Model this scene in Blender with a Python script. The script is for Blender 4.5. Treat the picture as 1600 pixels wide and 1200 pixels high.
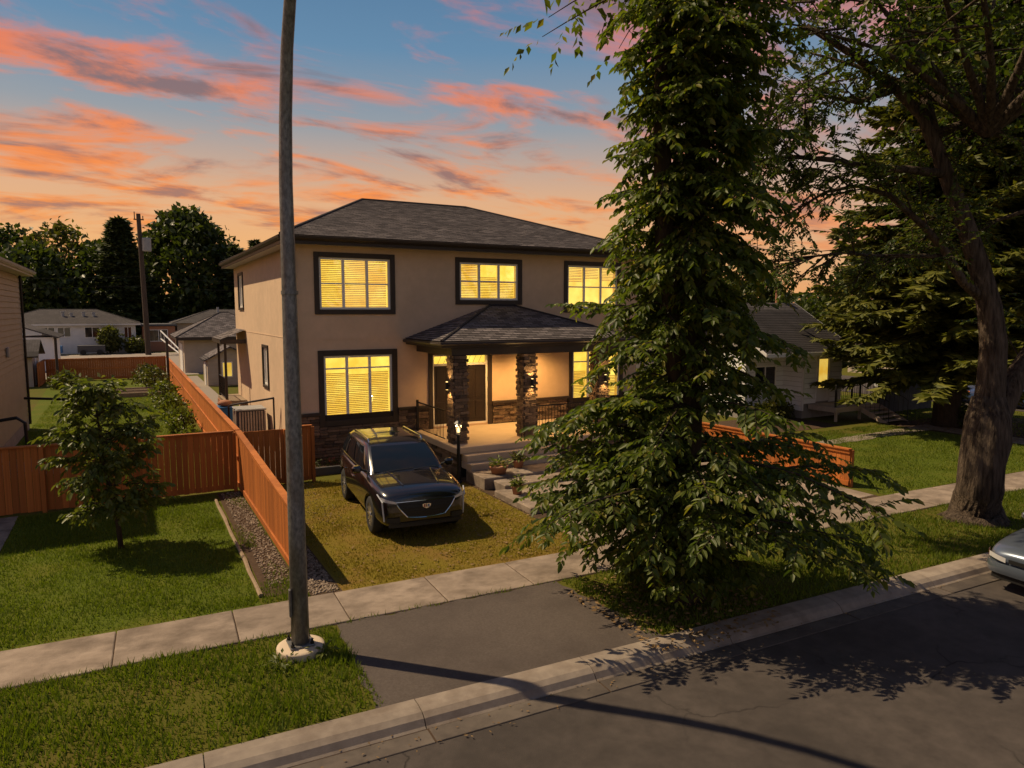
import bpy, bmesh, math, random
import numpy as np
from mathutils import Vector, Matrix, noise
R = math.radians
rnd = random.Random(7)
for o in list(bpy.data.objects): bpy.data.objects.remove(o)
S = bpy.context.scene
C = S.collection

# ---------------------------------------------------------------- camera
FPX, HOR, VPX, HC = 1100.0, 486.0, 195.0, 4.8
PITCH = math.atan((600 - HOR) / FPX)
YAW = math.atan((800 - VPX) / math.hypot(FPX, 600 - HOR))
cam = bpy.data.cameras.new('camera'); camo = bpy.data.objects.new('camera', cam); C.objects.link(camo)
cam.sensor_width = 36; cam.lens = 36 * FPX / 1600; cam.clip_start = 0.1; cam.clip_end = 3000
camo.location = (0, 0, HC); camo.rotation_euler = (R(90) - PITCH, 0, -YAW)
S.camera = camo
# ---------------------------------------------------------------- sky, sun, exposure
SUN_EL, SUN_AZ = 52.0, 135.0          # azimuth: direction towards the sun, counter-clockwise from +x
W = bpy.data.worlds.new('World'); S.world = W; W.use_nodes = True
nt = W.node_tree; N = nt.nodes; L = nt.links; N.clear()
def wn(t, **k):
    n = N.new(t)
    for a, b in k.items(): setattr(n, a, b)
    return n
def wmath(op, a, b=None, clamp=False):
    n = wn('ShaderNodeMath', operation=op, use_clamp=clamp)
    for i, v in enumerate((a, b)):
        if v is None: continue
        if isinstance(v, (int, float)): n.inputs[i].default_value = v
        else: L.new(v, n.inputs[i])
    return n.outputs[0]
def wramp(fac, stops, interp='LINEAR'):
    n = wn('ShaderNodeValToRGB'); n.color_ramp.interpolation = interp
    e = n.color_ramp.elements
    while len(e) < len(stops): e.new(0.5)
    for el, (p, c) in zip(e, stops):
        el.position = p; el.color = (c[0], c[1], c[2], 1) if len(c) == 3 else c
    L.new(fac, n.inputs[0]); return n.outputs[0]
def wmix(fac, a, b, bt='MIX'):
    n = wn('ShaderNodeMix', data_type='RGBA', blend_type=bt)
    if isinstance(fac, (int, float)): n.inputs[0].default_value = fac
    else: L.new(fac, n.inputs[0])
    for i, v in ((6, a), (7, b)):
        if isinstance(v, tuple): n.inputs[i].default_value = (*v, 1)
        else: L.new(v, n.inputs[i])
    return n.outputs[2]
tc = wn('ShaderNodeTexCoord'); sep = wn('ShaderNodeSeparateXYZ'); L.new(tc.outputs['Generated'], sep.inputs[0])
zc = wmath('MAXIMUM', sep.outputs[2], 0.0)
grad = wramp(zc, [(0.0, (1.0, 0.42, 0.10)), (0.07, (1.0, 0.50, 0.17)), (0.15, (0.84, 0.47, 0.25)),
                  (0.24, (0.34, 0.37, 0.40)), (0.33, (0.14, 0.28, 0.44)), (0.50, (0.055, 0.15, 0.31)), (1.0, (0.04, 0.09, 0.2))])
# the glow of the sunset lies ahead and to the left; away from it the sky is cooler
dg = wn('ShaderNodeVectorMath', operation='DOT_PRODUCT'); L.new(tc.outputs['Generated'], dg.inputs[0]); dg.inputs[1].default_value = (-0.34, 0.94, 0.0)
mr = wn('ShaderNodeMapRange'); mr.interpolation_type = 'SMOOTHSTEP'; L.new(dg.outputs['Value'], mr.inputs[0]); mr.inputs[1].default_value = -0.55; mr.inputs[2].default_value = 0.75
glow = mr.outputs[0]
cool = wramp(zc, [(0.0, (0.60, 0.40, 0.32)), (0.10, (0.46, 0.40, 0.38)), (0.24, (0.28, 0.34, 0.42)), (0.45, (0.10, 0.20, 0.36)), (1.0, (0.04, 0.09, 0.2))])
grad = wmix(glow, cool, grad)
sky = wn('ShaderNodeTexSky', sky_type='NISHITA'); sky.sun_disc = False
sky.sun_elevation = R(SUN_EL); sky.sun_rotation = R(90 - SUN_AZ); sky.air_density = 1.0; sky.dust_density = 1.5
skyc = wn('ShaderNodeVectorMath', operation='SCALE'); L.new(sky.outputs[0], skyc.inputs[0]); skyc.inputs['Scale'].default_value = 0.055
base = wmix(0.10, grad, skyc.outputs[0])
# a sheet of broken cloud seen in perspective
den = wmath('ADD', zc, 0.16)
px = wmath('DIVIDE', sep.outputs[0], den); py = wmath('DIVIDE', sep.outputs[1], den)
cmb = wn('ShaderNodeCombineXYZ'); L.new(px, cmb.inputs[0]); L.new(py, cmb.inputs[1])
mp = wn('ShaderNodeMapping'); mp.inputs['Rotation'].default_value = (0, 0, R(30)); mp.inputs['Scale'].default_value = (0.9, 1.7, 1)
mp.inputs['Location'].default_value = (0.35, 1.2, 0); L.new(cmb.outputs[0], mp.inputs[0])
def wnoise(scale, detail, rough, dist, w=0.0):
    n = wn('ShaderNodeTexNoise', noise_dimensions='4D'); n.inputs['Scale'].default_value = scale; n.inputs['Detail'].default_value = detail
    n.inputs['Roughness'].default_value = rough; n.inputs['Distortion'].default_value = dist; n.inputs['W'].default_value = w
    L.new(mp.outputs[0], n.inputs['Vector']); return n.outputs[0]
n1 = wnoise(1.55, 11, 0.60, 0.5, 2.3); n2 = wnoise(3.0, 9, 0.62, 0.6, 5.1)
mask = wramp(n1, [(0.455, (0, 0, 0)), (0.60, (1, 1, 1))], 'EASE')
mask = wmath('MULTIPLY', mask, wramp(zc, [(0.0, (0.6,) * 3), (0.10, (0.95,) * 3), (0.40, (0.85,) * 3), (0.8, (0.4,) * 3)]))
lit = wramp(zc, [(0.0, (1.0, 0.42, 0.10)), (0.17, (1.0, 0.28, 0.06)), (0.36, (0.85, 0.20, 0.11)), (0.6, (0.45, 0.22, 0.22))])
dark = wramp(zc, [(0.0, (0.60, 0.26, 0.14)), (0.2, (0.30, 0.17, 0.16)), (0.5, (0.13, 0.13, 0.18))])
shade = wramp(wmath('ADD', wmath('MULTIPLY', n2, 0.65), wmath('MULTIPLY', n1, 0.42)), [(0.51, (1, 1, 1)), (0.66, (0, 0, 0))], 'EASE')
lit = wmix(glow, (0.50, 0.30, 0.28), lit)
cloud = wmix(shade, dark, lit)
tot = wmix(mask, base, cloud)
below = wmath('LESS_THAN', sep.outputs[2], 0.0)
tot = wmix(below, tot, (0.05, 0.04, 0.025))
bg = wn('ShaderNodeBackground'); L.new(tot, bg.inputs[0]); bg.inputs[1].default_value = 0.9
wo = wn('ShaderNodeOutputWorld'); L.new(bg.outputs[0], wo.inputs[0])
sl = bpy.data.lights.new('sun', 'SUN'); slo = bpy.data.objects.new('sun', sl); C.objects.link(slo)
sl.energy = 4.7; sl.angle = R(0.6); sl.color = (1.0, 0.78, 0.50)
sd = Vector((math.cos(R(SUN_EL)) * math.cos(R(SUN_AZ)), math.cos(R(SUN_EL)) * math.sin(R(SUN_AZ)), math.sin(R(SUN_EL))))
slo.rotation_euler = sd.to_track_quat('Z', 'Y').to_euler(); slo.location = sd * 60
S.view_settings.view_transform = 'Standard'; S.view_settings.look = 'None'; S.view_settings.exposure = 0.10; S.view_settings.gamma = 1.0
S.render.engine = 'CYCLES'; S.cycles.max_bounces = 8; S.cycles.transparent_max_bounces = 16

# ---------------------------------------------------------------- pixel to place
_f0 = Vector((math.sin(YAW), math.cos(YAW), 0)); _r = Vector((math.cos(YAW), -math.sin(YAW), 0)); _u0 = Vector((0, 0, 1))
_fw = _f0 * math.cos(PITCH) - _u0 * math.sin(PITCH); _up = _u0 * math.cos(PITCH) + _f0 * math.sin(PITCH)
def ray(x, y): return _fw * FPX + _r * (x - 800) + _up * (600 - y)
def G(x, y, z=0.0):                      # the point of the ground (height z) that a photo pixel shows
    d = ray(x, y); return Vector((0, 0, HC)) + d * ((z - HC) / d.z)
def PY(x, y, Y): d = ray(x, y); return Vector((0, 0, HC)) + d * (Y / d.y)
def PX(x, y, X): d = ray(x, y); return Vector((0, 0, HC)) + d * (X / d.x)
def PD(x, y, D): return Vector((0, 0, HC)) + ray(x, y) * (D / FPX)   # at depth D
ST = 0.038                               # the street runs 2 degrees off the house front
def sy(x, v): return v - ST * x          # y of a street line with offset v

# ---------------------------------------------------------------- mesh builder
class MB:
    def __init__(s): s.v = []; s.f = []; s.uv = None
    def quad(s, *p):
        b = len(s.v); s.v += [tuple(q) for q in p]; s.f.append(tuple(range(b, b + len(p))))
    def box(s, x0, x1, y0, y1, z0, z1, M=None):
        b = len(s.v); P = [(x, y, z) for z in (z0, z1) for y in (y0, y1) for x in (x0, x1)]
        if M is not None: P = [tuple(M @ Vector(p)) for p in P]
        s.v += P
        s.f += [tuple(b + i for i in q) for q in ((0, 2, 3, 1), (4, 5, 7, 6), (0, 1, 5, 4), (2, 6, 7, 3), (0, 4, 6, 2), (1, 3, 7, 5))]
        return s
    def cbox(s, x0, x1, y0, y1, z0, z1, c=0.01, M=None):       # box with chamfered edges
        b = len(s.v); cx, cy, cz = (x0 + x1) / 2, (y0 + y1) / 2, (z0 + z1) / 2
        hx, hy, hz = (x1 - x0) / 2, (y1 - y0) / 2, (z1 - z0) / 2; c = min(c, hx * .8, hy * .8, hz * .8)
        idx = {}
        for sx in (-1, 1):
            for sy_ in (-1, 1):
                for sz in (-1, 1):
                    for a in range(3):
                        p = [sx * (hx - c), sy_ * (hy - c), sz * (hz - c)]; p[a] = (sx * hx, sy_ * hy, sz * hz)[a]
                        q = Vector((cx + p[0], cy + p[1], cz + p[2]))
                        if M is not None: q = M @ q
                        idx[(sx, sy_, sz, a)] = len(s.v); s.v.append(tuple(q))
        F = s.f
        for a in range(3):
            o1, o2 = (a + 1) % 3, (a + 2) % 3
            for sg in (-1, 1):
                q = []
                for u, w in ((-1, -1), (1, -1), (1, 1), (-1, 1)):
                    k = [0, 0, 0]; k[a] = sg; k[o1] = u; k[o2] = w; q.append(idx[(*k, a)])
                F.append(tuple(q if sg > 0 else q[::-1]))
            for u in (-1, 1):
                for w in (-1, 1):
                    k0 = [0, 0, 0]; k0[o1] = u; k0[o2] = w; k0[a] = -1; k1 = list(k0); k1[a] = 1
                    q = [idx[(*k0, o1)], idx[(*k1, o1)], idx[(*k1, o2)], idx[(*k0, o2)]]
                    F.append(tuple(q if u * w < 0 else q[::-1]))
        for sx in (-1, 1):
            for sy_ in (-1, 1):
                for sz in (-1, 1):
                    q = [idx[(sx, sy_, sz, a)] for a in range(3)]; F.append(tuple(q if sx * sy_ * sz > 0 else q[::-1]))
        return s
    def tube(s, pts, rad, n=8, caps=True, rot=0.0):
        pts = [Vector(p) for p in pts]; m = len(pts)
        if isinstance(rad, (int, float)): rad = [rad] * m
        b = len(s.v); t0 = (pts[1] - pts[0]).normalized()
        a = t0.orthogonal().normalized()
        for i, p in enumerate(pts):
            t = (pts[min(i + 1, m - 1)] - pts[max(i - 1, 0)])
            t = t.normalized() if t.length > 1e-9 else t0
            a = (a - t * a.dot(t)); a = a.normalized() if a.length > 1e-6 else t.orthogonal().normalized()
            c = t.cross(a)
            for k in range(n):
                w = 2 * math.pi * k / n + rot; q = p + (a * math.cos(w) + c * math.sin(w)) * rad[i]; s.v.append(tuple(q))
        for i in range(m - 1):
            for k in range(n):
                k2 = (k + 1) % n; s.f.append((b + i * n + k, b + i * n + k2, b + (i + 1) * n + k2, b + (i + 1) * n + k))
        if caps:
            s.f.append(tuple(b + k for k in range(n))[::-1]); s.f.append(tuple(b + (m - 1) * n + k for k in range(n)))
        return s
    def lathe(s, prof, n=16, loc=(0, 0, 0), caps=True):
        b = len(s.v); m = len(prof)
        for r_, z in prof:
            for k in range(n):
                w = 2 * math.pi * k / n; s.v.append((loc[0] + r_ * math.cos(w), loc[1] + r_ * math.sin(w), loc[2] + z))
        for i in range(m - 1):
            for k in range(n):
                k2 = (k + 1) % n; s.f.append((b + i * n + k, b + i * n + k2, b + (i + 1) * n + k2, b + (i + 1) * n + k))
        if caps: s.f.append(tuple(b + k for k in range(n))[::-1]); s.f.append(tuple(b + (m - 1) * n + k for k in range(n)))
        return s
    def prism(s, poly, z0, z1):          # poly counter-clockwise in xy
        b = len(s.v); n = len(poly)
        s.v += [(p[0], p[1], z0) for p in poly] + [(p[0], p[1], z1) for p in poly]
        s.f.append(tuple(range(b + n - 1, b - 1, -1))); s.f.append(tuple(range(b + n, b + 2 * n)))
        for i in range(n):
            j = (i + 1) % n; s.f.append((b + i, b + j, b + n + j, b + n + i))
        return s
    def mesh(s, name):
        me = bpy.data.meshes.new(name); me.from_pydata(s.v, [], s.f); me.update()
        if s.uv:
            ul = me.uv_layers.new(name='UVMap'); k = 0
            for f in s.uv:
                for c in f: ul.data[k].uv = c; k += 1
        return me
    def build(s, name, mat, parent=None, smooth=False):
        me = s.mesh(name)
        if mat: me.materials.append(mat)
        if smooth: me.polygons.foreach_set('use_smooth', [True] * len(me.polygons))
        return link(name, me, parent)
def link(name, me, parent=None):
    o = bpy.data.objects.new(name, me); C.objects.link(o)
    if parent is not None: adopt(o, parent)
    return o
def wmat(o):                             # world matrix worked out by hand: no depsgraph update needed
    m = o.matrix_basis.copy()
    if o.parent: m = wmat(o.parent) @ o.matrix_parent_inverse @ m
    return m
def adopt(o, parent): o.parent = parent; o.matrix_parent_inverse = wmat(parent).inverted()
def tag(o, label=None, cat=None, group=None, kind=None):
    if label: o['label'] = label
    if cat: o['category'] = cat
    if group: o['group'] = group
    if kind: o['kind'] = kind
    return o
def thing(name, label, cat, loc=(0, 0, 0), group=None):
    o = bpy.data.objects.new(name, None); C.objects.link(o); o.location = loc; o.empty_display_size = .2
    return tag(o, label, cat, group)
def piece(name, me, parent, M):          # a piece that shares its mesh with its likes
    o = link(name, me); o.matrix_basis = M
    adopt(o, parent); return o
def TRS(loc, rz=0.0, sc=(1, 1, 1), rx=0.0, ry=0.0):
    return Matrix.Translation(loc) @ Matrix.Rotation(rz, 4, 'Z') @ Matrix.Rotation(ry, 4, 'Y') @ Matrix.Rotation(rx, 4, 'X') @ Matrix.Diagonal((*sc, 1))

# ---------------------------------------------------------------- materials
def nm(name):
    m = bpy.data.materials.new(name); m.use_nodes = True; t = m.node_tree; t.nodes.clear(); return m, t
class NT:
    def __init__(s, t): s.t = t
    def n(s, ty, ins=None, **k):
        n = s.t.nodes.new(ty)
        for a, b in k.items(): setattr(n, a, b)
        for a, b in (ins or {}).items():
            if isinstance(b, bpy.types.NodeSocket): s.t.links.new(b, n.inputs[a])
            else: n.inputs[a].default_value = b
        return n
    def mix(s, f, a, b, bt='MIX'):
        n = s.t.nodes.new('ShaderNodeMix'); n.data_type = 'RGBA'; n.blend_type = bt
        for i, v in ((0, f), (6, a), (7, b)):
            if isinstance(v, bpy.types.NodeSocket): s.t.links.new(v, n.inputs[i])
            else: n.inputs[i].default_value = (*v, 1) if isinstance(v, tuple) else v
        return n.outputs[2]
    def ramp(s, f, stops):
        n = s.t.nodes.new('ShaderNodeValToRGB'); e = n.color_ramp.elements
        while len(e) < len(stops): e.new(.5)
        for el, (p, c) in zip(e, stops): el.position = p; el.color = (*c, 1)
        s.t.links.new(f, n.inputs[0]); return n.outputs[0]
    def noise(s, scale, detail=5, rough=.55, vec=None, dist=0):
        n = s.n('ShaderNodeTexNoise', {'Scale': scale, 'Detail': detail, 'Roughness': rough, 'Distortion': dist})
        if vec is not None: s.t.links.new(vec, n.inputs['Vector'])
        return n.outputs[0]
def mk(name, c1, c2=None, scale=8, rough=.7, bump=0.0, bscale=60, metal=0.0, coat=0.0, spec=.5, stretch=None, obj_var=0.0,
       c3=None, s3=1.2, a3=.5, emit=None, coords='Object', bdist=.01):
    m, t = nm(name); q = NT(t)
    tc = q.n('ShaderNodeTexCoord').outputs[coords]
    if coords == 'Object' and obj_var:          # pieces that share a mesh do not share their pattern
        oi = q.n('ShaderNodeObjectInfo'); sc_ = q.n('ShaderNodeVectorMath', {0: oi.outputs['Location'], 3: 3.7}, operation='SCALE')
        tc = q.n('ShaderNodeVectorMath', {0: tc, 1: sc_.outputs[0]}, operation='ADD').outputs[0]
    if stretch: tc = q.n('ShaderNodeMapping', {'Vector': tc, 'Scale': stretch}).outputs[0]
    col = c1
    if c2 is not None:
        col = q.mix(q.ramp(q.noise(scale, 6, .6, tc), [(.3, (0, 0, 0)), (.7, (1, 1, 1))]), c1, c2)
    if c3 is not None:
        f = q.ramp(q.noise(s3, 5, .65, tc), [(.45, (0, 0, 0)), (.68, (a3, a3, a3))]); col = q.mix(f, col, c3)
    if obj_var:
        oi2 = q.n('ShaderNodeObjectInfo'); v = q.n('ShaderNodeMapRange', {0: oi2.outputs['Random'], 3: 1 - obj_var, 4: 1 + obj_var}).outputs[0]
        col = q.mix(1.0, col if not isinstance(col, tuple) else q.n('ShaderNodeRGB').outputs[0] if False else col, v, 'MULTIPLY')
    p = q.n('ShaderNodeBsdfPrincipled', {'Roughness': rough, 'Metallic': metal, 'Coat Weight': coat, 'Specular IOR Level': spec})
    if isinstance(col, tuple): p.inputs['Base Color'].default_value = (*col, 1)
    else: t.links.new(col, p.inputs['Base Color'])
    if emit: p.inputs['Emission Color'].default_value = (*emit[0], 1); p.inputs['Emission Strength'].default_value = emit[1]
    if bump:
        b = q.n('ShaderNodeBump', {'Strength': bump, 'Distance': bdist, 'Height': q.noise(bscale, 6, .6, tc)}); t.links.new(b.outputs[0], p.inputs['Normal'])
    o = q.n('ShaderNodeOutputMaterial'); t.links.new(p.outputs[0], o.inputs[0]); return m
def leafmat(name, ca, cb, trans=.35, rough=.45, cc=None):
    m, t = nm(name); q = NT(t)
    g = q.n('ShaderNodeNewGeometry'); col = q.mix(g.outputs['Random Per Island'], ca, cb)
    if cc: 
        f = q.ramp(g.outputs['Random Per Island'], [(.90, (0, 0, 0)), (.93, (1, 1, 1))]); col = q.mix(f, col, cc)
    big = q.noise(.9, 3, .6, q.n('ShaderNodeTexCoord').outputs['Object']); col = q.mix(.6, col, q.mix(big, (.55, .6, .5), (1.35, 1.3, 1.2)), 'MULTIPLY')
    p = q.n('ShaderNodeBsdfPrincipled', {'Base Color': col, 'Roughness': rough, 'Specular IOR Level': .35})
    tr = q.n('ShaderNodeBsdfTranslucent', {'Color': q.mix(1.0, col, (1.25, 1.35, .55), 'MULTIPLY')})
    mx = q.n('ShaderNodeMixShader', {0: trans, 1: p.outputs[0], 2: tr.outputs[0]})
    o = q.n('ShaderNodeOutputMaterial'); t.links.new(mx.outputs[0], o.inputs[0]); return m
def shingle(name, ca, cb, cc, row=.145):
    m, t = nm(name); q = NT(t); uv = q.n('ShaderNodeUVMap').outputs[0]
    b = q.n('ShaderNodeTexBrick', {'Vector': uv, 'Color1': (*ca, 1), 'Color2': (*cb, 1), 'Mortar': (ca[0] * .35, ca[1] * .35, ca[2] * .35, 1), 'Scale': 1.0,
                                   'Mortar Size': .012, 'Bias': -.1, 'Brick Width': .30, 'Row Height': row})
    col = q.mix(q.ramp(q.noise(.7, 4, .6, uv), [(.4, (0, 0, 0)), (.65, (.6, .6, .6))]), b.outputs[0], cc)
    col = q.mix(.35, col, q.noise(90, 3, .6, uv), 'MULTIPLY')
    col = q.mix(.0, col, col)
    bp = q.n('ShaderNodeBump', {'Strength': .6, 'Distance': .02, 'Height': q.noise(70, 4, .7, uv)})
    p = q.n('ShaderNodeBsdfPrincipled', {'Base Color': col, 'Roughness': .92, 'Normal': bp.outputs[0], 'Specular IOR Level': .25})
    o = q.n('ShaderNodeOutputMaterial'); t.links.new(p.outputs[0], o.inputs[0]); return m
def glassmat(name, tint=(1, 1, 1), refl=.14, rough=.02):
    m, t = nm(name); q = NT(t)
    fr = q.n('ShaderNodeFresnel', {'IOR': 1.5}); f = q.n('ShaderNodeMath', {0: fr.outputs[0], 1: refl}, operation='ADD', use_clamp=True)
    a = q.n('ShaderNodeBsdfTransparent', {'Color': (*tint, 1)}); g = q.n('ShaderNodeBsdfGlossy', {'Roughness': rough, 'Color': (1, 1, 1, 1)})
    mx = q.n('ShaderNodeMixShader', {0: f.outputs[0], 1: a.outputs[0], 2: g.outputs[0]})
    o = q.n('ShaderNodeOutputMaterial'); t.links.new(mx.outputs[0], o.inputs[0]); return m
def litmat(name, c1, c2, strength, scale=1.5):
    m, t = nm(name); q = NT(t); tc = q.n('ShaderNodeTexCoord').outputs['Object']
    col = q.mix(q.ramp(q.noise(scale, 4, .6, tc), [(.35, (0, 0, 0)), (.65, (1, 1, 1))]), c1, c2)
    e = q.n('ShaderNodeEmission', {'Color': col, 'Strength': strength})
    o = q.n('ShaderNodeOutputMaterial'); t.links.new(e.outputs[0], o.inputs[0]); return m
def grassmat(name, ca, cb, cc, s3=.8, a3=.8):
    return mk(name, ca, cb, 22, .95, .5, 120, c3=cc, s3=s3, a3=a3, spec=.1, bdist=.03)
M = dict(
    stucco=mk('stucco', (.66, .475, .315), (.73, .53, .355), 3.5, .92, .5, 150, c3=(.52, .385, .26), s3=.5, a3=.45, spec=.2),
    trim=mk('dark_trim', (.030, .019, .013), (.040, .026, .018), 6, .5, .1, 40),
    soffit=mk('soffit', (.42, .40, .38), (.48, .46, .43), 5, .6),
    stone=mk('ledge_stone', (.090, .058, .036), (.22, .15, .098), 5, .85, .7, 45, obj_var=.6, bdist=.02),
    stone_dark=mk('mortar_backing', (.03, .022, .016), None, rough=.95),
    shingle=shingle('shingle', (.09, .076, .076), (.32, .275, .27), (.09, .077, .077)),
    shingle_n=shingle('shingle_grey', (.10, .088, .085), (.16, .142, .137), (.08, .07, .07)),
    vinyl=mk('white_vinyl', (.84, .81, .74), (.80, .76, .69), 4, .45),
    blind=mk('blind_slat', (.80, .68, .42), (.74, .60, .35), 5, .6, spec=.2),
    glass=glassmat('window_glass'), glass_dark=mk('dark_glass', (.012, .014, .018), None, rough=.05, spec=.7),
    lit=litmat('lit_room', (.84, .46, .04), (1.0, .74, .12), 1.5, 1.1),
    lit_dim=litmat('lit_room_dim', (.9, .50, .05), (1.0, .70, .14), .7, 1.6),
    door=mk('dark_door', (.016, .010, .007), (.024, .015, .010), 9, .4, .1, 30, stretch=(1, 1, .15)),
    metal=mk('black_metal', (.014, .013, .013), (.02, .019, .018), 10, .45, metal=.3),
    concrete=mk('concrete', (.20, .155, .118), (.33, .262, .205), 3.2, .92, .7, 70, c3=(.13, .10, .076), s3=2.3, a3=.9, obj_var=.10, spec=.2),
    porchslab=mk('porch_concrete', (.50, .40, .29), (.56, .45, .33), 3, .85, .2, 140, spec=.2),
    kerb=mk('kerb_concrete', (.22, .18, .145), (.32, .265, .21), 4, .93, .5, 110, c3=(.17, .13, .10), s3=1.6, a3=.8, obj_var=.12, spec=.2),
    asphalt=mk('asphalt', (.058, .048, .042), (.092, .076, .066), 4, .93, .8, 160, c3=(.040, .034, .030), s3=.35, a3=.8, spec=.25, bdist=.015),
    apron=mk('apron_asphalt', (.085, .068, .058), (.12, .098, .083), 30, .93, .8, 170, c3=(.066, .052, .045), s3=.6, a3=.7, spec=.2, bdist=.015),
    gravel=mk('gravel', (.20, .165, .13), (.30, .25, .20), 40, .95, .8, 60),
    soil=mk('soil', (.055, .035, .022), (.09, .06, .04), 12, .97, .8, 50, spec=.1),
    ground=grassmat('ground_grass', (.075, .080, .010), (.10, .10, .014), (.11, .085, .02)),
    lawn=grassmat('green_lawn', (.060, .085, .008), (.10, .125, .012), (.115, .115, .015)),
    lawn_dry=grassmat('dry_lawn', (.14, .108, .012), (.18, .135, .018), (.19, .11, .03), 1.1, .9),
    fence=mk('stained_fence', (.36, .11, .020), (.48, .155, .032), 7, .7, .35, 60, stretch=(1, 1, .07), obj_var=.22, c3=(.26, .07, .016), s3=2.2, a3=.5, spec=.3),
    wood_grey=mk('weathered_wood', (.30, .245, .19), (.42, .34, .265), 6, .85, .4, 50, stretch=(.15, 1, 1), obj_var=.15),
    timber=mk('old_timber', (.20, .14, .085), (.30, .22, .14), 8, .9, .5, 40),
    galv=mk('galvanised_steel', (.09, .095, .10), (.27, .275, .27), 26, .5, .3, 60, metal=.5, c3=(.12, .10, .08), s3=3, a3=.8, stretch=(1, 1, .5)),
    siding=mk('cream_siding', (.25, .21, .155), (.30, .25, .185), 2, .6, .1, 60, obj_var=.05),
    siding_w=mk('white_siding', (.72, .71, .69), (.80, .79, .77), 2, .55, .1, 60, obj_var=.05),
    siding_t=mk('tan_siding', (.40, .33, .25), (.46, .38, .29), 2, .65, .1, 60, obj_var=.05),
    white=mk('white_paint', (.70, .68, .65), (.62, .60, .57), 2, .6),
    found=mk('foundation', (.22, .20, .18), (.30, .27, .24), 4, .95, .4, 60),
    paint=mk('black_car_paint', (.006, .0065, .009), None, rough=.22, coat=1.0, spec=.5),
    silver=mk('silver_car_paint', (.14, .17, .22), None, rough=.28, metal=.55, coat=1.0),
    bluepaint=mk('blue_car_paint', (.03, .06, .16), None, rough=.25, coat=1.0), whitepaint=mk('white_car_paint', (.62, .62, .62), None, rough=.3, coat=.8),
    chrome=mk('chrome', (.62, .60, .57), None, rough=.12, metal=1.0), tyre=mk('tyre_rubber', (.012, .012, .012), (.02, .019, .018), 20, .85),
    plastic=mk('black_plastic', (.01, .01, .01), None, rough=.55), rim=mk('alloy_rim', (.68, .65, .61), None, rough=.25, metal=.9),
    carglass=mk('car_glass', (.008, .011, .015), None, rough=.03, spec=.45), lens=mk('lamp_lens', (.55, .55, .55), None, rough=.08, coat=1.0),
    redlens=mk('red_lens', (.35, .01, .01), None, rough=.15, coat=1.0), amber=mk('amber_lens', (.6, .16, .01), None, rough=.15, coat=1.0),
    bark=mk('bark', (.030, .022, .017), (.165, .125, .092), 13, .95, 1.0, 22, stretch=(1, 1, .13), spec=.1, bdist=.12),
    bark2=mk('bark_dark', (.035, .026, .018), (.075, .056, .04), 9, .95, 1.0, 30, stretch=(1, 1, .2), spec=.1, bdist=.04),
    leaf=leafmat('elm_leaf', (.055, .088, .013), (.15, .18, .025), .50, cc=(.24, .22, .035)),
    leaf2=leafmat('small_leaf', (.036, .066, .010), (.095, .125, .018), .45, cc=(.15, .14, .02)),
    leaf_y=leafmat('young_leaf', (.075, .105, .018), (.175, .19, .034), .45, cc=(.13, .13, .03)),
    leaf_b=leafmat('far_leaf', (.030, .048, .010), (.075, .095, .016), .35), leaf_bl=leafmat('far_leaf_light', (.06, .07, .014), (.11, .11, .02), .4),
    needle=leafmat('spruce_needle', (.060, .075, .010), (.17, .165, .020), .25, .6), needle_d=leafmat('dark_spruce_needle', (.030, .045, .014), (.075, .09, .02), .2, .6),
    blade=leafmat('grass_blade', (.080, .120, .008), (.165, .205, .014), .4, .6), blade_dry=leafmat('dry_grass_blade', (.18, .145, .010), (.29, .21, .022), .3, .7),
    litter=leafmat('leaf_litter', (.13, .075, .03), (.27, .17, .075), .1, .8), bluebin=mk('blue_plastic', (.02, .12, .30), None, rough=.5),
    red=mk('red_paint', (.30, .03, .02), None, rough=.5), terracotta=mk('terracotta', (.30, .13, .07), (.36, .17, .09), 6, .85, .2, 60), grey=mk('grey_paint', (.25, .25, .25), (.32, .32, .31), 5, .5),
    flame=litmat('lamp_glow', (1.0, .62, .18), (1.0, .72, .3), 4.5, 3), flower=leafmat('flower_petal', (.35, .03, .02), (.45, .08, .05), .2),
    darkshed=mk('dark_boards', (.05, .05, .055), (.07, .07, .075), 5, .8, .3, 40), creos=mk('utility_pole_wood', (.045, .03, .02), (.08, .055, .037), 7, .9, .5, 40, stretch=(1, 1, .1)),
)

# asphalt gets thin wandering cracks
for _k in ('asphalt',):
    t_ = M[_k].node_tree; q_ = NT(t_); p_ = next(n for n in t_.nodes if n.type == 'BSDF_PRINCIPLED'); src = p_.inputs['Base Color'].links[0].from_socket
    co_ = q_.n('ShaderNodeTexCoord').outputs['Object']; ns_ = q_.n('ShaderNodeTexNoise', {'Vector': co_, 'Scale': 1.4, 'Detail': 6.0})
    wv_ = q_.n('ShaderNodeVectorMath', {0: ns_.outputs['Color'], 3: .9}, operation='SCALE'); ad_ = q_.n('ShaderNodeVectorMath', {0: co_, 1: wv_.outputs[0]}, operation='ADD')
    vo_ = q_.n('ShaderNodeTexVoronoi', {'Vector': ad_.outputs[0], 'Scale': .28 if _k == 'asphalt' else .4}, feature='DISTANCE_TO_EDGE')
    cr_ = q_.ramp(vo_.outputs['Distance'], [(.0, (1, 1, 1)), (.006, (0, 0, 0))]); pt_ = q_.ramp(q_.noise(.5, 3, .5, co_), [(.45, (0, 0, 0)), (.6, (1, 1, 1))])
    f_ = q_.n('ShaderNodeMath', {0: cr_, 1: pt_}, operation='MULTIPLY').outputs[0]
    t_.links.new(q_.mix(f_, src, (.018, .015, .013)), p_.inputs['Base Color'])
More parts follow.
